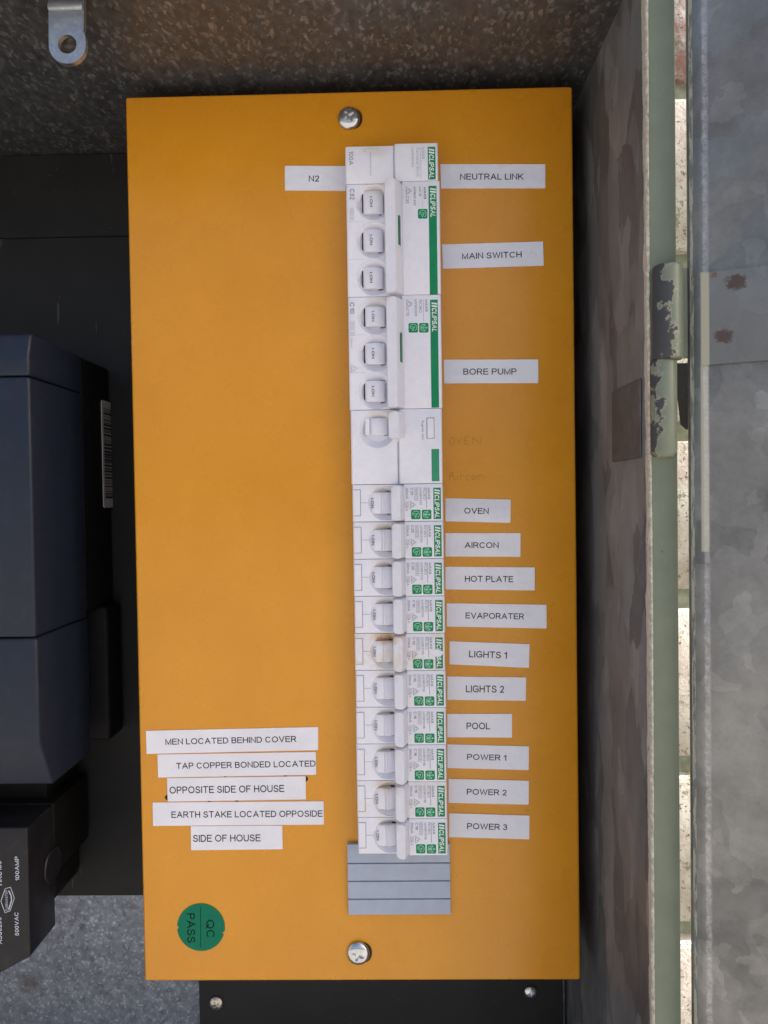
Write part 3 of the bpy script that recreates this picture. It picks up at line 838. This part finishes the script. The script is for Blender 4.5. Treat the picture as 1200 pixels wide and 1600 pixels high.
def drum(md, x0, x1, z0, z1, hi, parent, name='toggle', rid=None):
    """toggle barrel: axis vertical, bulging towards the viewer"""
    b = NB(); w2 = (x1 - x0) / 2; cx = (x0 + x1) / 2; n = 18; pr = []
    for i in range(n + 1):
        a = R(172 - 164 * i / n)
        pr.append((cx + w2 * 1.02 * math.cos(a), -(hi - .0052) * math.sin(a) ** .7 - .0052))
    if rid:                              # moulded ridge down the barrel
        k = min(range(len(pr)), key=lambda i: abs(pr[i][0] - rid))
        x, y = pr[k]; pr[k:k + 1] = [(x - .0005, y), (x - .0003, y + .0005), (x + .0001, y + .0005), (x + .0003, y - .0004), (x + .0011, y - .0003)]
    pr = [(cx - w2, -.0046)] + pr + [(cx + w2, -.0046)]
    prism(b, pr, 'z', z0, z1, .00022, 2)
    o = obj(name, b, M['white'], parent, 30)
    b = NB(); box(b, x0 - .00020, x0 + .0008, -hi + .0022, -.0060, z0 + .0002, z1 - .0002); box(b, x1 - (.0038 if rid else .0026), x1 - .0004, -hi + .0021, -.0060, z0 - .00022, z1 + .00022); obj('toggle_gap', b, M['hole'], o)
    return o
def lever(md, x0, xm, x1, z0, z1, h, parent, hb=None):
    b = NB(); hb = hb or HF - .002
    # outline in plan (x,z) lofted: broad base, narrower flat top
    n = 5; rad = min(.0016, (x1 - x0) * .3)
    base = rrect(x0, x1, z0, z1, rad, n); top = rrect(x0 + .0004, xm, z0 + .0003, z1 - .0003, rad * .9, n)
    mid = rrect(x0 + .0001, xm + (x1 - xm) * .55, z0 + .0001, z1 - .0001, rad, n)
    rings = [(base, -hb), (base, -(hb + (h - hb) * .30)), (mid, -(hb + (h - hb) * .72)), (rrect(x0 + .00015, xm + .0003, z0 + .00015, z1 - .00015, rad, n), -(h - .0004)), (top, -h)]
    def tl(x, y): return y + max(0., min(1., (xm - x) / (xm - x0))) * .0022 if y < -(h - .0005) else y
    R_ = [[b.verts.new((p[0], tl(p[0], y), p[1])) for p in ring] for ring, y in rings]
    k = len(base)
    for A, B in zip(R_, R_[1:]):
        for i in range(k): b.faces.new((A[i], A[(i + 1) % k], B[(i + 1) % k], B[i]))
    b.faces.new(R_[-1]); b.faces.new(R_[0][::-1]); bmesh.ops.recalc_face_normals(b, faces=b.faces)
    return obj('lever', b, M['white'], parent, 24)
EP = .00006
def strip(md, r4, parent, mat=None, name='logo_strip', rad=0.):
    b = NB(); x0, x1, z0, z1 = r4
    pts = rrect(x0, x1, z0, z1, rad, 3) if rad else [(x0, z0), (x1, z0), (x1, z1), (x0, z1)]
    b.faces.new([b.verts.new((p[0], -HR_ - EP, p[1])) for p in pts]); face_cam(b)
    return obj(name, b, mat or M['logo'], parent)
def logo(md, r4, parent):
    b = NB(); x0, x1, z0, z1 = r4
    y = -HR_ - 2 * EP; Hh = z1 - z0; pad = (x1 - x0) * .14
    # two slanted bars, then the word, in bold slanted capitals
    for k in (0, 1):
        za = z1 - Hh * (.045 + .085 * k); zb_ = za - Hh * .050; sl = Hh * .030
        quadc(b, [(x0 + pad, y, za), (x0 + pad, y, zb_), (x1 - pad, y, zb_ - sl * 1), (x1 - pad, y, za - sl * 1)])
    for v in b.verts: pass
    text(b, 'CLIPSAL', x0 + pad, x1 - pad, z0 + Hh * .035, z1 - Hh * .225, y, -90, .022, .22, 0, 3)
    face_cam(b); return obj('logo_lettering', b, M['logo_white'], parent)
def icon(md, r4, parent, kind):
    x0, x1, z0, z1 = r4; o = strip(md, r4, parent, M['logo'], 'icon', (x1 - x0) * .14)
    b = NB(); y = -HR_ - 2 * EP; w_ = x1 - x0; h_ = z1 - z0
    f = lambda a, c_: (x0 + a * w_, z0 + c_ * h_)
    if kind == 0:
        S_ = [[f(.16, .55), f(.2, .72), f(.36, .84), f(.6, .86), f(.8, .74), f(.87, .5), f(.82, .3), f(.7, .2)],
              [f(.16, .55), f(.26, .45), f(.4, .42), f(.45, .2), f(.5, .18), f(.56, .42), f(.68, .6), f(.5, .55), f(.4, .6), f(.28, .62)]]
    else:
        S_ = [[f(.12, .62), f(.3, .80), f(.62, .86), f(.66, .74), f(.42, .66)], [f(.12, .38), f(.3, .20), f(.62, .14), f(.66, .26), f(.42, .34)],
              [f(.14, .5), f(.88, .5)], [f(.74, .6), f(.88, .5), f(.74, .4)], [f(.42, .66), f(.36, .5), f(.42, .34)], [f(.2, .56), f(.5, .57), f(.5, .43), f(.2, .44)]]
    for s_ in S_: stroke(b, s_, w_ * .065, y)
    face_cam(b); obj('icon_mark', b, plain('icon_line', (.30, .62, .45), .4) if 'il' not in M else M['il'], o)
    return o
M['il'] = plain('icon_line', (.30, .62, .45), .4)
def tri(b, md, r4, y, wd=.00016):
    x0, x1, z0, z1 = r4; c_ = ((x0 + x1) / 2 - (x1 - x0) * .15, (z0 + z1) / 2)
    stroke(b, [(x0, z1), (x1, c_[1]), (x0, z0), (x0, z1)], wd, y)
    rr_ = (x1 - x0) * .27; stroke(b, [(c_[0] + rr_ * math.cos(R(a)), c_[1] + rr_ * math.sin(R(a))) for a in range(0, 361, 40)], wd, y)
def txts(md, lst, parent, mat, name='printed_text', h=HR_):
    b = NB(); y = -h - EP
    for it in lst:
        if it[0] == 'T': _, s_, a, c_, d, e, bold = it; text(b, s_, *md.rect(a, c_, d, e, h), y, -90, bold, 0, 0, 2)
        elif it[0] == 'L': stroke(b, [md.p(*q, h) for q in it[1]], it[2], y)
        elif it[0] == 'R': tri(b, md, md.rect(*it[1:], h), y)
    face_cam(b); return obj(name, b, mat, parent)
def ion(md, x0, x1, z0, z1, y, parent, mat, bold=.01):
    b = NB(); text(b, 'I.ON', x0, x1, z0, z1, y, -90, bold, 0, 0, 3); face_cam(b); obj('toggle_lettering', b, mat, parent)

# --- terminal block
md = Mod(539, 229, 685, 287.5, 'terminal block without toggles at the top of the breaker row, marked 100A', 'terminal block', 'terminal_block')
st = md.u(616, 250)
body(md, [], st)
b = NB(); za, zb_ = -.0004, -md.H + .0004; box(b, st - .0004, st + .0006, -HF - .00008, -HF + .0005, zb_, za); obj('seam', b, M['gap'], md.o)
ls = strip(md, md.rect(668.5, 680.5, 229.5, 280.5), md.o); logo(md, md.rect(668.5, 680.5, 230, 280.5), ls)
txts(md, [('T', '100A', 545, 552.5, 236, 258, 0)], md.o, M['print'], h=HF)
txts(md, [('T', 'Sealed cover only', 577, 581, 238, 275, 0), ('L', [(572, 237), (568.5, 237), (568.5, 233), (590.5, 232.5), (590.5, 237)], .00015)], md.o, M['print_pale'], h=HF)
txts(md, [('T', 'MAX9', 659, 664, 230.5, 248, .01), ('T', 'Terminal Block', 650.5, 655.5, 230, 277, 0), ('T', 'MX9TB1100', 642.5, 646.8, 229.5, 261, 0), ('L', [(657.3, 231), (657.6, 280)], .00018)], md.o, M['print_pale'])
md.o.color = (1, 1, 1, 1)

# --- wide breakers
def pole3(px, py, pxr, pyb, label, tog, tx, barx, bary, slit, stripy, logoy, mk):
    md = Mod(px, py, pxr, pyb, label, grp='wide three toggle breakers')
    dz = [(md.p(580, (a + c_) / 2, HF)[1]) for a, c_ in tog]
    rr_ = min(.0089, (md.H / 3) * .49)
    cx = md.p(tx[0] - 11.5, tog[0][0], HF)[0] + rr_
    st = md.u(630, (py + pyb) / 2) - .0006
    body(md, [(cx, z, rr_, st - .0002) for z in dz], st)
    for z, (a, c_) in zip(dz, tog):
        hh = (c_ - a) / 2 / PXM(HF)
        x0, x1 = md.p(tx[0], (a + c_) / 2, HF)[0], md.p(tx[1] + 6, (a + c_) / 2, HF)[0]
        d = drum(md, x0, x1, z - hh, z + hh, HF + .0000, md.o)
        xt = md.p((tx[0] + tx[1]) / 2 - 1.8, (a + c_) / 2, HF)[0]; l5 = 8 / PXM(HF)
        ion(md, xt - .0002, xt + .00130, z - l5, z + l5, -HF - .00012, d, M['ink'], .01)
    x0, xm, x1 = [md.p(q, (bary[0] + bary[1]) / 2, .0175)[0] for q in barx]
    zt_, zb_ = md.p(barx[0], bary[0], .0175)[1], md.p(barx[0], bary[1], .0175)[1]
    lv = lever(md, x0, xm, x1, zb_, zt_, .0185, md.o)
    # green indicator slit lying on the lever's right flank
    sx0, sx1 = [md.p(q, (slit[2] + slit[3]) / 2, .0155)[0] for q in slit[:2]]
    s0, s1 = md.p(620, slit[3], .0155)[1], md.p(620, slit[2], .0155)[1]
    b = NB()
    # follow the flank: sits a hair proud of it
    ya = -(.0185 - .0004) + ( .0001); f_ = lambda x: -(HF - .002 + (.0185 - HF + .002) * .72) + 0 * x
    hb = HF - .002; hm = hb + (.0185 - hb) * .72; xm2 = xm + (x1 - xm) * .55
    def flank(x):
        if x <= xm2: t_ = (x - xm) / (xm2 - xm); return -((.0181) + (hm - .0181) * t_)
        t_ = (x - xm2) / (x1 - xm2); return -(hm + (hb + (.0185 - hb) * .30 - hm) * t_)
    pr = rrect(sx0, sx1, s0, s1, (sx1 - sx0) * .48, 4)
    cxs = (sx0 + sx1) / 2
    xs = [sx0, cxs, sx1]
    for xa, xb in zip(xs, xs[1:]):
        quadc(b, [(xa, flank(xa) - .00022, s0), (xb, flank(xb) - .00022, s0), (xb, flank(xb) - .00022, s1), (xa, flank(xa) - .00022, s1)])
    for zz, sg in ((s0, -1), (s1, 1)):
        quadc(b, [(sx0, flank(sx0) - .00022, zz), (sx1, flank(sx1) - .00022, zz), (cxs + (sx1 - cxs) * .4, flank(cxs) - .00022, zz + sg * (sx1 - sx0) * .4), (cxs - (sx1 - cxs) * .4, flank(cxs) - .00022, zz + sg * (sx1 - sx0) * .4)])
    face_cam(b); obj('indicator', b, M['slit'], lv)
    ls = strip(md, md.rect(*stripy), md.o); logo(md, md.rect(stripy[0], stripy[1], logoy[0], logoy[1]), ls)
    # fine seams between the poles on the shoulder
    b = NB()
    for i in (1, 2):
        z = -md.H * i / 3; stroke(b, [(.0008, z), (cx - rr_ * .55, z)], .00012, -HF - EP)
        stroke(b, [(.0008, z), (.0009, z)], .00012, -HF - EP)
    face_cam(b); obj('pole_seam', b, M['print_pale'], md.o)
    mk(md)
    return md
def mk1(md):
    icon(md, md.rect(653, 668, 326.5, 341.7), md.o, 0)
    txts(md, [('T', 'C32', 546.7, 554, 295, 312, .01)], md.o, M['print'], h=HF)
    txts(md, [('T', '6000', 548, 551.5, 327, 337, .0), ('T', '3', 548, 551.5, 339, 342, .0), ('L', [(547.2, 325.5), (552.5, 325.5), (552.5, 343.5), (547.2, 343.5), (547.2, 325.5)], .00012)], md.o, M['print_pale'], h=HF)
    txts(md, [('T', 'MAX9', 661.8, 666.6, 292.5, 311, .02), ('T', 'MCB', 654.2, 658.2, 292, 306.7, .005), ('T', 'MX9MC332', 646, 650.2, 291.7, 321, .01), ('T', 'C32', 634.2, 638.8, 306.5, 318, .01),
              ('R', 634.5, 643.2, 292, 304.5)], md.o, M['print'])
    txts(md, [('L', [(660.3, 292), (660.6, 324)], .00012)], md.o, M['print_pale'])
def mk2(md):
    icon(md, md.rect(638.3, 653, 504.7, 519.7), md.o, 0); icon(md, md.rect(654.8, 669.6, 504.7, 519.7), md.o, 1)
    txts(md, [('T', 'C10', 546.7, 554, 472.5, 490.3, .01)], md.o, M['print'], h=HF)
    txts(md, [('T', '6000', 548, 553, 503.5, 516, .0), ('T', '3', 548, 553, 518.5, 522, .0), ('L', [(547, 501.5), (554, 501.5), (554, 524), (547, 524), (547, 501.5)], .00012), ('T', '30mA', 547.8, 551, 528.5, 543.5, 0),
              ('R', 549, 559, 570, 581.5), ('L', [(548, 570), (548, 582)], .00012)], md.o, M['print_pale'], h=HF)
    txts(md, [('T', 'MAX9', 664, 668.7, 468, 486.6, .01), ('T', 'RCBO', 654.8, 659.2, 468.4, 488.5, -.002), ('T', 'MX9R3310', 647.5, 651.8, 468, 494, .0), ('T', 'C10', 635, 639.2, 483, 493.5, 0),
              ('R', 635.5, 645, 468.5, 481.6), ('L', [(661.7, 468), (662, 503)], .00012)], md.o, M['print'])
pole3(540.5, 288, 689.5, 462.7, 'wide white breaker marked C32 beside the MAIN SWITCH sticker', [(298, 332.5), (358, 392), (417.5, 450)], (566, 594), (601, 617.5, 630.5), (277.5, 457), (622, 626, 337.5, 383.5),
      (670.5, 683, 290.5, 460.3), (291.5, 341), mk1)
pole3(543.5, 464.5, 691.5, 639.7, 'wide white breaker marked C10 beside the BORE PUMP sticker', [(479, 509.3), (536, 568.5), (595, 627.5)], (569, 597), (604, 620, 632.5), (462.5, 636.5), (625, 629, 520.5, 566),
      (673, 685, 468.3, 637), (470, 520), mk2)
# --- test module
md = Mod(547.5, 641, 692, 757, 'white add-on module with a test button and no logo, above the OVEN breaker', 'test module', 'test_module')
st = md.u(624, 700) - .0003
zc = md.p(590, 671, HF)[1]; x0c = md.p(561, 671, HF)[0]
body(md, [(x0c + .0089, zc, .0089, st - .0015)], st)
d = drum(md, md.p(576, 665, HF)[0], md.p(608, 665, HF)[0], md.p(590, 679, HF)[1], md.p(590, 653, HF)[1], HF - .0006, md.o)
b = NB(); box(b, md.p(570.5, 665, HF)[0], md.p(577.5, 665, HF)[0], -HF + .0008, -.005, md.p(590, 679, HF)[1], md.p(590, 653, HF)[1], .0002, 1); obj('toggle_cheek', b, M['white'], md.o)
x0, xm, x1 = [md.p(q, 663, .0165)[0] for q in (606.5, 622.5, 634.5)]
lever(md, x0, xm, x1, md.p(610, 684.5, .0165)[1], md.p(610, 642, .0165)[1], .0175, md.o)
b = NB(); box(b, st - .0006, st + .0002, -HF - .00008, -HF + .0005, -md.H + .0004, md.p(610, 690)[1]); obj('seam', b, M['gap'], md.o)
x0, x1, z0, z1 = md.rect(667.5, 678, 653.5, 684.5)
b = NB(); box(b, x0, x1, -HR_ - .0011, -HR_ + .001, z0, z1, .0004, 3); obj('test_button', b, M['white'], md.o, 40)
b = NB(); box(b, x0 - .0004, x1 + .0002, -HR_ - .00009, -HR_ + .0004, z0 - .0003, z1 + .0003); obj('button_seam', b, M['gap'], md.o)
txts(md, [('T', 'Regular test', 658, 662.6, 657.5, 687, .0)], md.o, M['print'])
strip(md, md.rect(674.3, 686.3, 701.5, 752), md.o, plain('paler_green_print', (.020, .27, .13), .4), 'green_strip')

# --- ten narrow breakers: build one, copy the rest
md = Mod(550.5, 757.6, 693, 815, 'x', grp='narrow single toggle breakers in the row')
pitch_v = (at(551, 757.6, -HF).z - at(559, 1334.5, -HF).z) / 10
md.H = pitch_v
first = md.o
cz = -md.H / 2; r_ = md.H * .47
cxp = md.p(575, 787, HF)[0] + r_
st = md.u(633, 787) - .0008
hs = body(md, [(cxp, cz, r_, md.p(613, 787, HF)[0])], st)
hh = 16.6 / PXM(HF)
d = drum(md, md.p(576, 787, HF)[0], md.p(617, 787, HF)[0], cz - hh, cz + hh, HF + .0002, md.o, rid=md.p(595.5, 787, HF)[0])
l5 = 7.8 / PXM(HF)
ion(md, md.p(579.6, 787, HF)[0], md.p(584.6, 787, HF)[0], cz - l5 + .0001, cz + l5, -HF + .00002, d, M['navy'], .016)
x0, xm, x1 = [md.p(q, 787, .0165)[0] for q in (611, 625.5, 633.5)]
lever(md, x0, xm, x1, -md.H + .0004, -.0006, .0175, md.o)
ls = strip(md, md.rect(677.5, 689.2, 762, 811), md.o); logo(md, md.rect(677.5, 689.2, 762, 811), ls)
icon(md, md.rect(642.6, 657.4, 796.5, 811.3), md.o, 0); icon(md, md.rect(659.4, 674.4, 796.5, 811.3), md.o, 1)
# marker window on the shoulder and its lead line
x0, x1, z0, z1 = md.rect(552.5, 563, 766, 805.5, HF)
b = NB(); box(b, x0, x1, -HF - .00025, -HF + .0003, z0, z1, .0001, 1); obj('marker_window', b, M['white'], md.o)
b = NB(); e_ = .0002; yy = -HF - EP
stroke(b, [(x0, z1 + e_), (x1 + e_, z1 + e_), (x1 + e_, z0 - e_), (x0, z0 - e_)], .00022, yy)
stroke(b, [(x1 + e_, (z0 + z1) / 2), (md.p(575.5, 787, HF)[0], (z0 + z1) / 2)], .00018, yy); face_cam(b); obj('window_outline', b, M['print'], md.o)
def rating(md, amp, num):
    txts(md, [('T', amp, 641.4, 645.8, 762, 773.5, .01)], md.o, M['print'], 'rating_text')
    txts(md, [('T', num, 655.3, 659.3, 762, 789, .0)], md.o, M['print'], 'rating_text')
txts(md, [('T', 'MAX9', 668.3, 673, 762.2, 779.8, .012), ('T', 'RCBO', 661.6, 665.4, 762, 780.8, .0), ('T', '30mA', 634, 638.6, 762, 779.5, .0), ('R', 641.5, 649.5, 783, 794.5),
          ('L', [(666.6, 762), (666.9, 793.5)], .0002), ('T', '6000', 649.2, 652.2, 763.5, 774.5, 0), ('T', '3', 649.2, 652.2, 777.2, 780.3, 0), ('T', '10kA', 634.3, 638.3, 785, 798.5, -.01),
          ('L', [(648.2, 762), (653.2, 762), (653.2, 782), (648.2, 782), (648.2, 762)], .00012), ('L', [(648.2, 775.8), (653.2, 775.8)], .00012),
          ('L', [(633.6, 784.2), (639, 784.2), (639, 792.5), (633.6, 792.5), (633.6, 784.2)], .00010)], md.o, M['print'])
names = [('OVEN', 'C20', 'MX9R3120', 1.), ('AIRCON', 'C20', 'MX9R3120', .93), ('HOT PLATE', 'C20', 'MX9R3120', .97), ('EVAPORATER', 'C10', 'MX9R3110', 1.), ('LIGHTS 1', 'C10', 'MX9R3110', .50),
         ('LIGHTS 2', 'C10', 'MX9R3110', .97), ('POOL', 'C16', 'MX9R3116', 1.), ('POWER 1', 'C16', 'MX9R3116', .97), ('POWER 2', 'C16', 'MX9R3116', .74), ('POWER 3', 'C16', 'MX9R3116', .97)]
src_children = [(ch, list(ch.children)) for ch in first.children]
rt_cache = {}
def make_rating(amp, num):
    b1 = NB(); text(b1, amp, *md.rect(641.4, 645.8, 762, 773.5), -HR_ - EP, -90, .01, 0, 0, 2)
    text(b1, num, *md.rect(655.3, 659.3, 762, 789), -HR_ - EP, -90, 0, 0, 0, 2); face_cam(b1)
    o = obj('rating_text', b1, M['print'], None); return o
PZ = first.location.copy()
for i, (nm, amp, num, clean) in enumerate(names):
    if i == 0: o = first
    else:
        o = first.copy(); col.objects.link(o)
        for ch, subs in src_children:
            c2 = ch.copy(); col.objects.link(c2); c2.parent = o
            for sb in subs: d2 = sb.copy(); col.objects.link(d2); d2.parent = c2
    o.location = PZ + Vector((random.uniform(-.00012, .00012) + (.0002 if i == 5 else 0), 0, -i * pitch_v))
    extra = {'LIGHTS 1': ', brown stained, logo scuffed', 'POWER 2': ', yellowed around its toggle', 'POWER 3': ', lowest in the row'}.get(nm, '')
    o['label'] = 'narrow white breaker marked %s beside the %s sticker%s' % (amp, nm, extra)
    if (amp, num) in rt_cache: rtx = rt_cache[(amp, num)].copy(); col.objects.link(rtx)
    else: rtx = make_rating(amp, num); rt_cache[(amp, num)] = rtx
    rtx.parent = o
    for ch in o.children:
        ch.color = (1, clean, 1, 1)
        for s2 in ch.children: s2.color = (1, clean, 1, 1)
    if nm == 'LIGHTS 1':       # paint dab over the middle of the logo
        b = NB(); x0, x1, z0, z1 = md.rect(669, 689, 780.5, 793)
        pts = [((x0 + x1) / 2 + (x1 - x0) * .5 * math.cos(R(a)) * random.uniform(.85, 1.1), (z0 + z1) / 2 + (z1 - z0) * .5 * math.sin(R(a)) * random.uniform(.8, 1.1)) for a in range(0, 360, 24)]
        b.faces.new([b.verts.new((p[0], -HR_ - .0002, p[1])) for p in pts]); face_cam(b)
        obj('white_smear', b, M['white'], o)

# ================================================================= electricity meter
Xm = at(50, 777, -.024).x
mt = thing('electricity_meter', 'dark blue grey electricity meter at left with barcode sticker', 'meter', (Xm - .075, .0685, at(0, 997, -.024).z))
L = mt.location
zf = lambda y, Y: at(40, y, Y).z - L.z
YFm, YS, YE = -.024 - L.y, .032 - L.y, 0.0
def seg(pts, x0, x1, mat, name, bev=.0014):
    b = NB(); prism(b, pts, 'x', x0 - L.x, x1 - L.x, bev, 3); return obj(name, b, mat, mt, 40)
g = .00022
z587, z997 = zf(587.5, -.024), zf(997, -.024)
seg([(YFm + .003, zf(521, -.021)), (YFm, zf(556, -.024)), (YFm, z587 + g), (YS, z587 + g), (YS, zf(521, -.021))], Xm - .15, Xm, M['meter'], 'top_cap')
seg([(YFm, z587 - g), (YFm, z997 + g), (YS, z997 + g), (YS, z587 - g)], Xm - .15, Xm, M['meter'], 'front_casing')
seg([(YFm, z997 - g), (YFm, zf(1158, -.024)), (YFm + .0125, zf(1226, -.0115)), (YS, zf(1226, -.0115)), (YS, z997 - g)], Xm - .15, Xm + .0005, M['meter'], 'terminal_cover')
seg([(YS, zf(521, -.021) - .0006), (YE, zf(521, -.021) - .0006), (YE, zf(985, -.024)), (YS, zf(985, -.024))], Xm - .149, Xm - .0003, M['meter_black'], 'base', .0008)
seg([(YS + .016, zf(985, -.024) - .0001), (YE, zf(985, -.024) - .0001), (YE, zf(1224, -.0115)), (YS + .016, zf(1224, -.0115))], Xm - .149, Xm + .0045, M['meter_black'], 'terminal_base', .0025)
# barcode sticker on the side of the base
ys0, ys1 = onwall(160, 700, Xm).y - L.y, onwall(178, 700, Xm).y - L.y
za, zb_ = onwall(169, 628, Xm).z - L.z, onwall(169, 793, Xm).z - L.z
b = NB(); prism(b, rrect(ys0, ys1, zb_, za, .0015, 4), 'x', Xm - .0003 - L.x, Xm + .0001 - L.x)
bs = obj('barcode_sticker', b, M['bar'], mt)
b = NB(); z = za - .0045; rnd = random.Random(3)
while z > zb_ + .006:
    t_ = rnd.choice((.0003, .0005, .0008, .0012)); X_ = Xm + .00018 - L.x
    quadc(b, [(X_, ys0 + .0022, z), (X_, ys1 - .0035, z), (X_, ys1 - .0035, z - t_), (X_, ys0 + .0022, z - t_)]); z -= t_ + rnd.choice((.0003, .0005, .0009))
obj('barcode', b, M['ink'], bs)

# ================================================================= fuse holder
Xf = at(45, 1400, -.0025).x
fu = thing('fuse_holder', 'black service fuse holder marked 100AMP 500VAC below the meter', 'fuse holder', (Xf - .03, .070, at(0, 1500, -.0025).z))
L = fu.location
F = lambda px, py, Y=-.0025: ((at(px, py, Y) - L).x, (at(px, py, Y) - L).z)
xr = Xf - L.x
b = NB(); prism(b, [(xr - .062, F(0, 1293)[1]), (xr, F(45, 1293)[1]), (xr, F(45, 1495)[1]), (F(0, 1521)[0], F(0, 1521)[1]), (F(-60, 1560)[0], F(-60, 1560)[1]), (xr - .062, F(-80, 1560)[1])], 'y', -.0725, -.0455, .0010, 3)
fc = obj('fuse_carrier', b, M['fuse'], fu, 40)
zt_, zb_ = F(45, 1293)[1], F(45, 1495)[1]
b = NB(); box(b, xr - .062, xr + .0002, -.0452, -.003, zb_ + .0275, zt_ + .0005, .0010, 2); obj('fuse_base', b, M['fuse_black'], fu, 40)
b = NB(); prism(b, [(xr - .05, zb_ + .030), (xr - .05, zb_ + .0045), (xr - .016, zb_ + .0010), (xr - .0085, zb_ + .0048), (xr - .0070, zb_ + .010), (xr - .0068, zb_ + .030)], 'y', -.030, 0, .0008, 2); obj('base_foot', b, M['fuse_black'], fu, 40)
b = NB(); box(b, xr - .050, xr - .006, -.040, -.0005, zt_ + .0006, zt_ + .018, .0015, 2); obj('base_neck', b, M['fuse_black'], fu, 40)
b = NB(); yy = -.0725 - .0001
kb = NB(); pr_ = []
kz, ky = (at(70, 1366, .0125).z - L.z), -.0480; n_ = 32
ra = [kb.verts.new((xr + .0002, ky + .0092 * math.cos(2 * math.pi * i / n_), kz + .0092 * math.sin(2 * math.pi * i / n_))) for i in range(n_)]
rb_ = [kb.verts.new((xr + .0009, ky + .0086 * math.cos(2 * math.pi * i / n_), kz + .0086 * math.sin(2 * math.pi * i / n_))) for i in range(n_)]
rc_ = [kb.verts.new((xr + .0005, ky + .0076 * math.cos(2 * math.pi * i / n_), kz + .0076 * math.sin(2 * math.pi * i / n_))) for i in range(n_)]
for A, B in ((ra, rb_), (rb_, rc_)):
    for i in range(n_): kb.faces.new((A[i], A[(i + 1) % n_], B[(i + 1) % n_], B[i]))
kb.faces.new(rc_); bmesh.ops.recalc_face_normals(kb, faces=kb.faces); obj('side_plug', kb, M['fuse'], fu, 30)
def ft(s_, px0, px1, py0, py1, bold=.012):
    x0, _ = F(px0, (py0 + py1) / 2); x1, _ = F(px1, (py0 + py1) / 2); z1 = F(px0, py0)[1]; z0 = F(px0, py1)[1]
    text(b, s_, x0, x1, z0, z1, yy, 90, bold)
ft('100AMP', 23, 30.5, 1338, 1376); ft('500VAC', 22.5, 30, 1425.5, 1462); ft('HRC100', -5, 3, 1345, 1383); ft('AS60269', -5, 3, 1433, 1475)
hexp = [(10, 1388), (16.5, 1386), (22.5, 1403), (16, 1423), (8, 1426), (1.5, 1408), (8, 1389), (10, 1388)]
stroke(b, [F(*q) for q in hexp], .00032, yy)
ft('FUSEMASTER', 8, 12.5, 1391, 1423, 0)
stroke(b, [F(*q) for q in ((14, 1392), (17.5, 1399), (18.3, 1406), (16.5, 1413), (13.5, 1421))], .0006, yy)
face_cam(b); obj('lettering', b, M['white_ink'], fc)

print('objects', len(bpy.data.objects), 'tris', sum(len(m_.polygons) for m_ in bpy.data.meshes))
